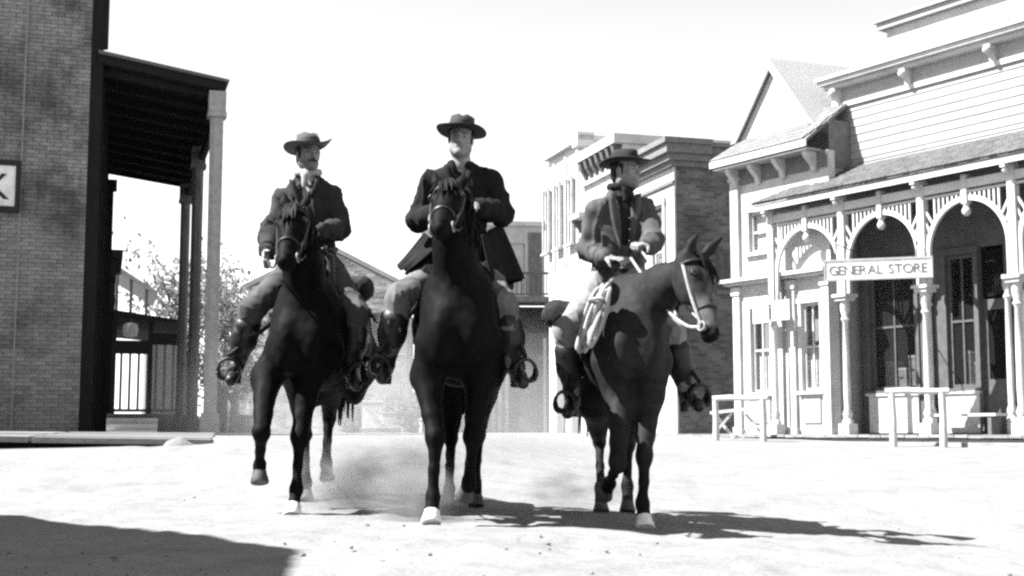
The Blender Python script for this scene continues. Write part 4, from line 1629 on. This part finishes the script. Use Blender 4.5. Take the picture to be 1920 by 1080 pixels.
def make_hat(parent, c, R, m, crown_h, crown_r, brim, curl, droop, dent=.02, flat=False, band=True, asym=.25):
    """c: centre of the brim plane; R rows right, forward, up"""
    n = 48
    r_, f_, u_ = (A(q) for q in R)
    rows = []
    prof = []
    for t in np.linspace(0, 1, 9):                        # crown, top to brim
        if flat:
            rr = crown_r*min(1, (.0001+t*2.2))*(1+.04*t) if t < .46 else crown_r*(1.0+.06*t)
            zz = crown_h*(1-.06*(t/.45)**3) if t < .45 else crown_h*(.94*(1-(t-.45)/.55))
        else:
            rr = crown_r*math.sin(min(1, t*1.25)*math.pi/2)*(1+.07*t)
            zz = crown_h*(1-max(0, t-.15)/.85)**.85 if t > .15 else crown_h
        prof.append((max(rr, .001), zz, 0))
    for t in np.linspace(.18, 1, 6):
        prof.append((crown_r*1.07+(brim)*t, 0, t))
    top = prof
    bot = [(q[0]-(.004 if q[2] == 1 else 0), q[1]-.007, q[2]) for q in prof[::-1] if q[2] > 0]+[(crown_r*.99, -.004, 0), (crown_r*.97, crown_h*.7, 0), (.001, crown_h*.8, 0)]
    V = []
    for rad, z, t in top+bot:
        for k in range(n):
            a = 2*math.pi*k/n
            x, y = math.cos(a)*rad*.9, math.sin(a)*rad*1.1
            zz = z
            if t > 0:
                zz += curl*t*t*abs(math.cos(a))**2.2*(1+asym*math.cos(a))-droop*t*t*abs(math.sin(a))**2+.006*math.sin(3*a+1)*t
            elif z > crown_h*.55:
                zz -= dent*math.exp(-(x/.028)**2)*(1 if z > crown_h*.6 else 0)*(z/crown_h-.5)*2
                if y > 0:
                    x *= 1-.25*min(1, y/(crown_r))*(z/crown_h)
            V.append(A(c)+r_*x+f_*y+u_*zz)
    m_ = len(top)+len(bot)
    Q = [(i*n+k, (i+1)*n+k, (i+1)*n+(k+1) % n, i*n+(k+1) % n) for i in range(m_-1) for k in range(n)]
    o = np_mesh('hat', np.array(V), np.array(Q), m, parent)
    if band:
        pts = []
        for k in range(n+1):
            a = 2*math.pi*k/n
            pts.append(tuple(A(c)+r_*math.cos(a)*crown_r*1.06*.9+f_*math.sin(a)*crown_r*1.06*1.1+u_*.016))
        MB().tube(pts, .0105, 6).build('hat_band', M['felt_black'], o, True)
    return o


def make_rider(label, J, st):
    g = lambda k: A(J[k])
    o_ = g('pelvis')
    root = empty('person', tuple(o_), 0, label, 'person', 'riders abreast')
    T = lambda p: A(p)-o_
    pe, ne, hc = T(J['pelvis']), T(J['neck']), T(J['head'])
    sh = [T(q) for q in J['sh']]
    el = [T(q) for q in J['el']]
    wr = [T(q) for q in J['wr']]
    hip = [T(q) for q in J['hip']]
    kn = [T(q) for q in J['kn']]
    an = [T(q) for q in J['an']]
    to = [T(q) for q in J['toe']]
    up = unit(ne-pe)
    rt = unit(sh[1]-sh[0])
    fw = unit(np.cross(rt, up))
    rt = np.cross(up, fw)
    Rt = np.array([rt, fw, up])
    RH = rot_frame(J['look'], J.get('hup', (0, 0, 1)))

    def torso(D, gr, lo_=True):
        ch = (sh[0]+sh[1])/2-up*.15-fw*.0
        D.ell(ch, (.175+gr, .115+gr, .215), Rt, .06)
        D.ell(pe*.62+ch*.38, (.145+gr, .105+gr, .2), Rt, .07)
        if lo_:
            D.ell(pe, (.165+gr, .125+gr, .13), Rt, .06)
        D.cone(sh[0], sh[1], .05+gr*.8, .05+gr*.8, .05)
        for q in (0, 1):
            D.cone(sh[q]*.75+sh[1-q]*.25+up*.01, ne-up*.02, .05+gr*.8, .055+gr*.4, .05)

    def arm(D, i, gr, k=.03, end=1.):
        D.cone(sh[i]-up*.012, el[i], .05+gr*.9, .045+gr, k)
        D.cone(el[i], el[i]+(wr[i]-el[i])*end, .046+gr, .03+gr*.9, k)

    def leg(D, i, gr, k=.05, end=1.):
        D.cone(hip[i], kn[i], .092+gr, .06+gr, k)
        D.cone(kn[i], kn[i]*.62+an[i]*.38, .058+gr, .057+gr, k)
        D.cone(kn[i]*.62+an[i]*.38, kn[i]*(1-end)+an[i]*end, .056+gr, .036+gr, k)
    # the body, one surface
    D = SDF()
    torso(D, -.004)
    hh = head_prims(D, hc, RH, ne, st.get('jaw', 1.), st.get('nose', 1.))
    for i in (0, 1):
        arm(D, i, -.004)
        leg(D, i, -.006)
        D.cone(an[i], to[i], .034, .026, .03)
        if st['hands'][i] is not None:
            f, n, sd, cu = st['hands'][i]
            hand_prims(D, wr[i], f, n, sd, cu)

    def tone(V):
        q = V-hc
        x, y, z = q @ RH[0], q @ RH[1], q @ RH[2]
        t = np.ones(len(V))
        lips = np.exp(-((z+.066)/.008)**2-(x/.024)**2)*(y > .07)
        beard = np.clip((-.035-z)/.03, 0, 1)*np.clip((z+.14)/.02, 0, 1)*(y > .0)
        return t*(1-.4*lips)*(1-st.get('stubble', .25)*beard)
    D.mesh('body', .0062, M['skin'], root, tone, 1)
    for q in (-1, 1):
        MB().ball(tuple(hh(q*.031, .0835, .0045)), .0082, 8).build('eye', M['eye'], root, True)
        MB().tube([tuple(hh(q*.014, .101, .02)), tuple(hh(q*.034, .096, .0255)), tuple(hh(q*.05, .078, .02))], [.0025, .0035, .002], 5).build('eyebrow', M['hair'], root, True)
    if st.get('moustache'):
        MB().tube([tuple(hh(x, .099-abs(x)*.35, -.05-abs(x)*.35)) for x in np.linspace(-.034, .034, 7)], [.003, .007, .009, .0075, .009, .007, .003], 6).build('moustache', M['hair'], root, True)
    # hair below the hat
    D = SDF()
    D.ell(hh(0, -.028, .03), (.081, .09, .085), RH, .02)
    D.ell(hh(0, -.06, -.035), (.066, .05, .055), RH, .03)
    for q in (-1, 1):
        D.cone(hh(q*.074, .018, .03), hh(q*.073, .016, -.028), .012, .008, .015)
    D.ell(hh(0, .085, -.0), (.062, .075, .055), RH, .02, True)
    D.mesh('hair', .008, M['hair'], root, None, 1)
    make_hat(root, hh(*st['hat_c']), rot_frame(J.get('hat_look', J['look']), J.get('hat_up', (0, 0, 1))), M[st['hat_m']], *st['hat'], **st.get('hat_kw', {}))
    # shirt front
    D = SDF()
    torso(D, .004, False)
    D.cone(ne-up*.02, ne+unit(hc-ne)*.022, .069, .068, .01)
    D.mesh('shirt', .01, M[st['shirt_m']], root, None, 1)
    # coat
    D = SDF()
    gr = st.get('grow', .022)
    torso(D, gr)
    for i in (0, 1):
        arm(D, i, gr*.85, .035, .96)
    if st.get('coat_long'):
        for i in (0, 1):
            D.cone(hip[i]+up*.05, hip[i]*.65+kn[i]*.35, .12, .105, .06)
    r0, r1, vl = st.get('vee', (.042, .014, .15))
    D.cone(ne+fw*.07+up*.01, ne+fw*(.118+gr)-up*vl, r0, r1, .01, None, True)
    D.cone(ne+up*.0-fw*.01, ne+up*.2+fw*.02, .066, .09, .012, None, True)
    D.fold = folds(st.get('fold', .013), seed=st['seed'])
    coat = D.mesh('coat' if st.get('coat_long') else 'jacket', .0095, M[st['coat_m']], root, None, 1)
    # collar and lapels
    for q in (-1, 1):
        g_ = []
        for k in range(9):
            t = k/8
            an_ = math.pi*(1.0-.52*t)
            base = ne+rt*q*math.sin(an_)*.083+fw*math.cos(an_)*.075+up*(.012-.05*t)
            out_ = unit(rt*q*math.sin(an_)+fw*math.cos(an_)*.6)
            g_.append([base+up*.03, base+out_*.018+up*.012, base+out_*.032-up*.022])
        sheet('collar', g_, .007, M[st['coat_m']], coat)
        g_ = []
        for k in range(8):
            t = k/7
            c0 = ne+fw*(.085+gr*.6+.06*t)+rt*q*(.052*(1-t)+r1*.6+.002)-up*(.02+vl*1.15*t)
            wdt = .045*math.sin(math.pi*min(1, .25+t*.72))+.008
            g_.append([c0, c0+rt*q*wdt*.5+fw*.012, c0+rt*q*wdt+up*.012-fw*.004])
        sheet('lapel', g_, .007, M[st['coat_m']], coat)
    for i in (0, 1):
        d = unit(wr[i]-el[i])
        c = wr[i]-d*.012
        MB().tube([tuple(c-d*.05), tuple(c-d*.03), tuple(c)], [.053, .056, .054], 14).build('cuff', M[st.get('cuff_m', st['coat_m'])], coat, True)
    for k in range(4):
        b = ne-up*(.2+.08*k)+fw*(.150+gr+.0*k)+rt*.02
        MB().ball(tuple(b), .009, 7).build('button', M['iron'], coat, True)
    if st.get('scarf'):
        D = SDF()
        for k in range(12):
            a0, a1 = 2*math.pi*k/12, 2*math.pi*(k+1)/12
            rr = lambda a_: ne+up*.03+rt*math.cos(a_)*.078+fw*math.sin(a_)*.078
            D.cone(rr(a0), rr(a1), .022, .022, .02)
        D.cone(ne+fw*.095+up*.01, ne+fw*.12-up*.07, .024, .016, .02)
        D.cone(ne+fw*.095+up*.01+rt*.02, ne+fw*.12-up*.06+rt*.05, .02, .012, .02)
        D.fold = folds(.006, 60, 40, 5)
        D.mesh('neckerchief', .008, M[st['scarf']], root, None, 1)
    # trousers
    D = SDF()
    D.ell(pe, (.18, .14, .13), Rt, .05)
    for i in (0, 1):
        leg(D, i, .016, .05, .9)
    D.fold = folds(.017, 34, 20, st['seed']+4)
    D.mesh('trousers', .011, M[st['trouser_m']], root, None, 1)
    # boots, with chaps or high shafts
    for i in (0, 1):
        D = SDF()
        t0 = st.get('boot_top', .32)
        p0 = kn[i]*(1-t0)+an[i]*t0
        D.cone(p0, kn[i]*.45+an[i]*.55, .083+st.get('chap', 0), .08+st.get('chap', 0)*.8, .03)
        D.cone(kn[i]*.45+an[i]*.55, an[i], .078+st.get('chap', 0)*.7, .05, .03)
        fd = unit(to[i]-an[i])
        D.cone(an[i], to[i], .05, .036, .03)
        D.cone(to[i]*.45+an[i]*.55-A((0, 0, .02)), to[i]-A((0, 0, .008)), .038, .034, .02)
        hl = an[i]-A((0, 0, .07))-A((fd[0], fd[1], 0))*.045
        D.cone(an[i]-A((fd[0], fd[1], 0))*.02, hl, .042, .034, .03)
        D.fold = folds(.004, 40, 30, st['seed']+9+i)
        b = D.mesh('boot', .0095, M['boot'], root, None, 1)
        MB().tube([tuple(hl-A((0, 0, .0))), tuple(hl-A((0, 0, .055)))], [.034, .03], 10).build('heel', M['boot'], b, True)
        MB().tube([tuple(hl+A((0, .0, .03))-fd*.05), tuple(hl+A((0, 0, .03))-fd*.1)], [.008, .012], 6).build('spur', M['iron'], b, True)
    # belt
    pts = [tuple(pe+up*.12+rt*math.cos(a_)*.185+fw*math.sin(a_)*.15) for a_ in [2*math.pi*k/24 for k in range(25)]]
    MB().tube(pts, .02, 6).build('belt', M['leather'], root, True)
    c = pe+up*.12+fw*.165
    MB().hexa([tuple(c+rt*x+up*z+fw*y) for z in (-.022, .022) for x, y in ((-.028, -.006), (.028, -.006), (.028, .006), (-.028, .006))]).build('buckle', M['pale_leather'], root)
    return dict(root=root, T=T, rt=rt, fw=fw, up=up, ne=ne, pe=pe, hip=hip, kn=kn, an=an, toe=to, coat=coat, o=o_)

# ------------------------------------------------------------------ the three horses and their riders
def xy(px, Y):
    p = P(px, 800, Y)
    return (p.x, Y)


def hoof_pts(px, py, Y, up=0.):
    return P(px, py, Y)


def on_ground(px, Y, z=.0):
    p = P(px, 900, Y)
    return Vector((p.x, Y, float(gz(p.x, Y))+z))


# left horse
legs1 = [(P(500, 706, 8.98), P(490, 812, 8.62), P(487, 872, 8.82), P(487, 906, 8.78)),
         (P(578, 706, 9.0), P(562, 820, 8.82), P(555, 918, 8.76), on_ground(549, 8.66)),
         (P(556, 690, 10.05), P(572, 815, 10.55), P(574, 905, 10.2), on_ground(575, 10.1)),
         (P(624, 690, 10.1), P(617, 780, 10.7), P(612, 868, 10.55), P(613, 898, 10.48))]
ox, oy = xy(556, 8.78)
h1 = make_horse('black horse at the left, one foreleg lifted in mid stride', (ox, oy, 0), -2, 1.02, legs1, P(553, 396, 8.72), P(534, 490, 8.3), (-.12, -.8, .62),
                [P(532, 360, 8.75), P(580, 358, 8.78)], M['coat_black'], M['mane'], ['hoof_dark', 'hoof_white', 'hoof_dark', 'hoof_dark'], 11)
# middle horse
legs2 = [(P(802, 706, 8.32), P(816, 820, 8.1), P(812, 932, 8.04), on_ground(809, 7.95)),
         (P(900, 706, 8.38), P(886, 820, 8.3), P(879, 905, 8.5), P(870, 935, 8.55)),
         (P(842, 700, 9.4), P(846, 822, 9.95), P(842, 918, 9.55), on_ground(840, 9.42)),
         (P(905, 700, 9.4), P(896, 815, 10.0), P(893, 908, 9.9), on_ground(893, 9.85))]
ox, oy = xy(856, 8.08)
h2 = make_horse('black horse in the middle, head held high, dust at its forefeet', (ox, oy, 0), 0, 1.03, legs2, P(843, 356, 8.02), P(824, 428, 7.57), (-.18, -.78, .62),
                [P(814, 322, 8.06), P(872, 320, 8.08)], M['coat_black'], M['mane'], ['hoof_white', 'hoof_dark', 'hoof_dark', 'hoof_dark'], 12)
# right horse
legs3 = [(P(1163, 752, 8.72), P(1159, 868, 8.38), P(1143, 905, 8.72), P(1131, 930, 8.82)),
         (P(1216, 745, 8.72), P(1208, 855, 8.5), P(1205, 944, 8.42), on_ground(1209, 8.33)),
         (P(1116, 750, 9.7), P(1124, 828, 10.2), P(1126, 915, 9.9), on_ground(1127, 9.8)),
         (P(1192, 745, 9.75), P(1178, 832, 10.2), P(1176, 910, 10.05), on_ground(1176, 9.97))]
ox, oy = xy(1196, 8.52)


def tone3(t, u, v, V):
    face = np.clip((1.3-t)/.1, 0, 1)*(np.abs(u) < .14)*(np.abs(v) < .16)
    sunlit_blaze = np.clip((t-.5-1.2*np.maximum(0, -v))/.1, 0, 1)*np.clip((.93-t)/.06, 0, 1)*np.clip((v+.055)/.03, 0, 1)*face  # pale lower face: sunlight on the nose side painted into the coat
    sunlit_blaze = np.maximum(sunlit_blaze, np.exp(-(u/.03)**4)*(v > 0)*np.clip((t-.2)/.1, 0, 1)*np.clip((.95-t)/.05, 0, 1)*face)
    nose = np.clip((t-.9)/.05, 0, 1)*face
    base = 1+3.2*sunlit_blaze-.72*nose*(1-sunlit_blaze)
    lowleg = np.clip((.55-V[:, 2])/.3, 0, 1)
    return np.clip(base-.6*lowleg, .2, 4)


h3 = make_horse('brown horse at the right with its head turned aside, its blazed nose paled by painted sunlight', (ox, oy, -.055), 3, 1.0, legs3, P(1298, 480, 8.35), P(1340, 630, 8.1), (.66, -.68, .3),
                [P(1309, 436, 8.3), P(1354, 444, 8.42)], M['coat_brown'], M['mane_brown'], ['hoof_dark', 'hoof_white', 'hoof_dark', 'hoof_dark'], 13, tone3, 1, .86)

for h in (h1, h2, h3):
    saddle(h)
bridle(h1)
bridle(h2)
bridle(h3, 'leather', 'pale_leather', 'leather')

# ---- left rider
J1 = dict(pelvis=P(584, 500, 9.62), neck=P(578, 332, 9.52), head=P(578, 291, 9.48),
          sh=[P(533, 370, 9.55), P(622, 366, 9.5)], el=[P(508, 436, 9.5), P(640, 428, 9.5)], wr=[P(500, 474, 9.22), P(594, 436, 9.2)],
          hip=[P(550, 510, 9.62), P(618, 510, 9.62)], kn=[P(472, 580, 9.3), P(668, 588, 9.3)], an=[P(443, 686, 9.38), P(659, 694, 9.38)], toe=[P(433, 712, 9.14), P(668, 722, 9.14)],
          look=(.5, -.86, .02), hat_look=(.42, -.9, .05), hat_up=(-.02, 0, 1))
s1 = dict(seed=31, fold=.03, hands=[((-.05, -.6, -.6), (.9, -.2, -.2), 1, 1.1), ((-.6, -.75, -.1), (-.2, .3, -.9), 1, 1.1)], coat_m='denim_dark', shirt_m='shirt_white', trouser_m='trouser_mid', scarf='shirt_white',
          hat_c=(0, -.005, .062), hat_m='felt_grey', hat=(.125, .092, .097, .045, .012), hat_kw=dict(dent=.035, asym=-.8), moustache=True, stubble=.35, grow=.02, chap=.012, cuff_m='denim_dark',
          vee=(.056, .03, .15))
r1 = make_rider('rider at the left in a dark jacket, brim curled up, looking aside', J1, s1)
# ---- middle rider
J2 = dict(pelvis=P(862, 494, 8.92), neck=P(864, 308, 8.84), head=P(864, 262, 8.8),
          sh=[P(808, 342, 8.86), P(922, 340, 8.84)], el=[P(784, 412, 8.86), P(940, 400, 8.88)], wr=[P(812, 402, 8.52), P(896, 388, 8.52)],
          hip=[P(826, 506, 8.92), P(898, 506, 8.92)], kn=[P(748, 560, 8.6), P(944, 566, 8.6)], an=[P(724, 684, 8.68), P(968, 690, 8.68)], toe=[P(716, 708, 8.44), P(980, 716, 8.44)],
          look=(-.04, -1, .0), hup=(.06, 0, 1), hat_look=(0, -1, .06), hat_up=(.09, 0, 1))
s2 = dict(seed=41, hands=[((.5, -.8, -.1), (.3, .2, -.9), -1, 1.1), ((-.75, -.6, .05), (-.1, .3, -.9), 1, 1.1)], coat_m='wool_black', shirt_m='shirt_white', trouser_m='trouser_dun',
          hat_c=(0, -.005, .06), hat_m='felt_dark', hat=(.132, .094, .09, .004, -.002), hat_kw=dict(dent=.03), grow=.03, coat_long=True, stubble=.15, jaw=1.08, fold=.02, chap=.012)
r2 = make_rider('rider in the middle in a long black coat and round brimmed hat', J2, s2)
# ---- right rider
J3 = dict(pelvis=P(1160, 520, 9.42), neck=P(1164, 359, 9.36), head=P(1173, 322, 9.3),
          sh=[P(1116, 392, 9.32), P(1208, 392, 9.40)], el=[P(1104, 468, 9.4), P(1226, 452, 9.2)], wr=[P(1134, 484, 9.12), P(1214, 462, 9.02)],
          hip=[P(1130, 530, 9.42), P(1192, 532, 9.36)], kn=[P(1062, 618, 9.2), P(1262, 622, 9.1)], an=[P(1074, 748, 9.32), P(1288, 738, 9.16)], toe=[P(1064, 774, 9.1), P(1310, 760, 8.98)],
          look=(.78, -.62, .02), hat_look=(.7, -.7, .03), hat_up=(.05, 0, 1))
s3 = dict(seed=51, hands=[((.85, -.45, -.12), (.25, .2, -.9), -1, .75), ((-.7, -.7, .05), (-.1, .3, -.9), 1, 1.15)], coat_m='canvas', shirt_m='shirt_dark', trouser_m='trouser_pale',
          hat_c=(0, -.005, .062), hat_m='felt_black', hat=(.092, .092, .085, .02, .0), hat_kw=dict(flat=True, dent=.0, asym=-.6), scarf='shirt_dark', grow=.022, fold=.027, stubble=.3, nose=1.02, chap=.014,
          vee=(.055, .04, .36))
r3 = make_rider('rider at the right in a short canvas jacket and flat black hat, hands in front', J3, s3)

# tails of the long coat, neckerchiefs, saddle rolls
def quadpatch(p00, p10, p11, p01, nu, nv, wave, seed, o):
    """bilinear patch with waves; p?? world points"""
    g_ = np.zeros((nu, nv, 3))
    p00, p10, p11, p01 = (A(q)-A(o) for q in (p00, p10, p11, p01))
    nrm = unit(np.cross(p10-p00, p01-p00))
    for i in range(nu):
        for j in range(nv):
            u, v = i/(nu-1), j/(nv-1)
            p = p00*(1-u)*(1-v)+p10*u*(1-v)+p11*u*v+p01*(1-u)*v
            w_ = wave*(.25+v)*(math.sin(u*8+seed+v)+.5*math.sin(u*15+v*3+seed*2)+.3*math.sin(u*31+seed))+.035*math.sin(math.pi*u)
            p = p+(p01-p00)*(.035*math.sin(u*7+seed)*v)
            g_[i, j] = p+nrm*w_
    return g_


for k, q in enumerate((((796, 436, 9.0), (824, 456, 8.72), (760, 513, 8.74), (741, 494, 9.02)),
                       ((905, 440, 8.68), (940, 420, 9.0), (983, 520, 9.05), (925, 524, 8.62)),
                       ((940, 420, 9.0), (915, 430, 9.25), (930, 560, 9.5), (981, 522, 9.06)),)):
    pts = [P(*c) for c in q]
    sheet('coat_skirt', quadpatch(*pts, 30, 16, .016, k, r2['o']), .012, M['wool_black'], r2['root'])
# breast pocket and badge glints
for h, r, hand, sd in ((h1, r1, P(588, 440, 9.1), 1), (h1, r1, P(499, 484, 9.12), -1), (h2, r2, P(884, 392, 8.4), 1), (h2, r2, P(822, 406, 8.42), -1)):
    reins(h, hand, 'leather', sd, .0075, .05)
reins(h3, P(1183, 484, 8.98), 'rope', -1, .0095, .1)
reins(h3, P(1199, 466, 8.94), 'rope', 1, .0085, .04)
for h, r, tops in ((h1, r1, None), (h2, r2, None), (h3, r3, None)):
    for i in (0, 1):
        an, to = A(r['an'][i])+A(r['o']), A(r['toe'][i])+A(r['o'])
        f = unit(to-an)
        q = -1 if i == 0 else 1
        stirrup(h, an*.42+to*.58-A((0, 0, .03)), an, (f[0], f[1], f[2]*.5), h['L'](q*.29, .84, 1.36), -q)
# rolls behind the saddles
def roll(h, label, px, py, Y, ln, r):
    c = P(px, py, Y)
    o = empty('bedroll', tuple(c), math.radians(0), label, 'bedroll', 'bedrolls tied behind the saddles')
    D = SDF()
    D.cone((-ln, 0, 0), (ln, .03, -.04), r, r*.95, .02)
    D.fold = folds(.012, 30, 30, 3)
    D.mesh('blanket', .012, M['blanket'], o, None, 1)
    for x in (-ln*.6, ln*.6):
        MB().tube([(x, (r+.01)*math.cos(a), -.02+(r+.01)*math.sin(a)) for a in [2*math.pi*k/14 for k in range(15)]], .011, 6).build('tie_strap', M['leather'], o, True)


roll(h1, 'dark bedroll behind the saddle of the left horse', 602, 532, 10.05, .3, .1)
roll(h2, 'dark bedroll behind the saddle of the middle horse', 864, 520, 9.5, .28, .1)
roll(h3, 'dark bedroll behind the saddle of the right horse', 1118, 590, 10.05, .3, .11)
# coil of rope on the right horse's saddle
cr = P(1110, 598, 8.62)
rc = empty('rope_coil', tuple(cr), math.radians(10), 'pale coil of rope hanging from the saddle of the right horse', 'rope')
rnd = random.Random(4)
for k in range(10):
    a0 = rnd.random()
    pts = []
    for i in range(33):
        t = 2*math.pi*i/32
        rx, rz = .018+.007*(k % 3), .175+.014*(k % 4)
        x = rx*math.cos(t)+.012*math.sin(2*t+k)+.007*(k-5)
        z = rz*math.sin(t)
        pts.append((x+.36*z, -.012*k+.02*math.sin(t*2+k), z))
    MB().tube(pts, .0135, 6).build('rope_turn', M['rope'], rc, True)
MB().tube([(.02+.05*math.cos(t), -.05+.075*math.sin(t), .12) for t in [2*math.pi*k/12 for k in range(13)]], .011, 6).build('rope_binding', M['rope'], rc, True)
# holster belt on the left rider, fringe on his leg guards
c = P(612, 486, 9.4)
hl = MB()
D = SDF()
o1 = A(r1['o'])
D.cone(A(P(616, 486, 9.42))-o1, A(P(622, 540, 9.35))-o1, .045, .03, .02, None)
D.cone(A(P(613, 478, 9.40))-o1, A(P(606, 468, 9.36))-o1, .016, .02, .01)
D.mesh('holster', .008, M['leather'], r1['root'], None, 1)
for px, py in ((610, 463), (604, 505), (607, 532)):
    MB().ball(tuple(A(P(px, py, 9.28))-o1), .014, 8).build('concho', M['pale_leather'], r1['root'], True)
mb = MB()
rnd = random.Random(8)
for k in range(26):
    t = k/25
    a = r1['kn'][1]*(1-t*.5)+r1['hip'][1]*t*.5+A((.09, .0, .02))
    mb.tube([tuple(a), tuple(a+A((.05+rnd.uniform(-.02, .02), rnd.uniform(-.02, .02), -.07-rnd.uniform(0, .05))))], [.01, .004], 5)
mb.build('fringe', M['leather'], r1['root'], True)

# ------------------------------------------------------------------ dust kicked up by the horses
def dust(px, py, Y, r, dens, seed, label, aniso=.2, sc_=2.2, lo=.4, col=.42):  # darker default colour puts shade into the dust near the horses
    m = bpy.data.materials.new('dust')
    m.use_nodes = True
    t = m.node_tree
    N = t.nodes
    L = t.links
    N.remove(N['Principled BSDF'])
    v = N.new('ShaderNodeVolumePrincipled')
    v.inputs['Color'].default_value = (col, col, col, 1)
    v.inputs['Anisotropy'].default_value = aniso
    tc = N.new('ShaderNodeTexCoord')
    ln = N.new('ShaderNodeVectorMath')
    ln.operation = 'LENGTH'
    L.new(tc.outputs['Object'], ln.inputs[0])
    mr = N.new('ShaderNodeMapRange')
    mr.interpolation_type = 'SMOOTHSTEP'
    mr.inputs[1].default_value = 1.0
    mr.inputs[2].default_value = .1
    L.new(ln.outputs['Value'], mr.inputs[0])
    no = N.new('ShaderNodeTexNoise')
    no.noise_dimensions = '4D'
    no.inputs['W'].default_value = seed
    no.inputs['Scale'].default_value = sc_
    no.inputs['Detail'].default_value = 3
    L.new(tc.outputs['Object'], no.inputs['Vector'])
    m2 = N.new('ShaderNodeMapRange')
    m2.inputs[1].default_value = lo
    m2.inputs[2].default_value = .72
    m2.inputs[3].default_value = .05
    L.new(no.outputs[0], m2.inputs[0])
    mu = N.new('ShaderNodeMath')
    mu.operation = 'MULTIPLY'
    L.new(mr.outputs[0], mu.inputs[0])
    L.new(m2.outputs[0], mu.inputs[1])
    m3 = N.new('ShaderNodeMath')
    m3.operation = 'MULTIPLY'
    m3.inputs[1].default_value = dens
    L.new(mu.outputs[0], m3.inputs[0])
    L.new(m3.outputs[0], v.inputs['Density'])
    L.new(v.outputs[0], N['Material Output'].inputs['Volume'])
    p = P(px, py, Y)
    b = MB().ball((0, 0, 0), 1, 16)
    o = b.build('dust_cloud', m, None, True)
    o.location = p
    o.scale = r
    tag(o, label, 'dust', 'dust kicked up by the horses', 'stuff')


dust(705, 915, 9.6, (.85, .9, .42), 5.0, 1.3, 'pale dust hanging between the left and the middle horse')
dust(770, 928, 8.5, (.36, .45, .28), 11.0, 2.1, 'dust swirling at the forefoot of the middle horse')
dust(1090, 925, 9.6, (.55, .8, .25), 1.8, 4.4, 'thin dust between the middle and the right horse')
dust(590, 915, 10.6, (.6, .6, .4), 5.0, 5.2, 'dust round the hind feet of the left horse', .2, 2.2, .4, .85)
dust(800, 770, 19.0, (4.2, 6.0, 1.7), .16, 6.5, 'wide veil of dust behind the horses', .2, 1.4, .25, .8)
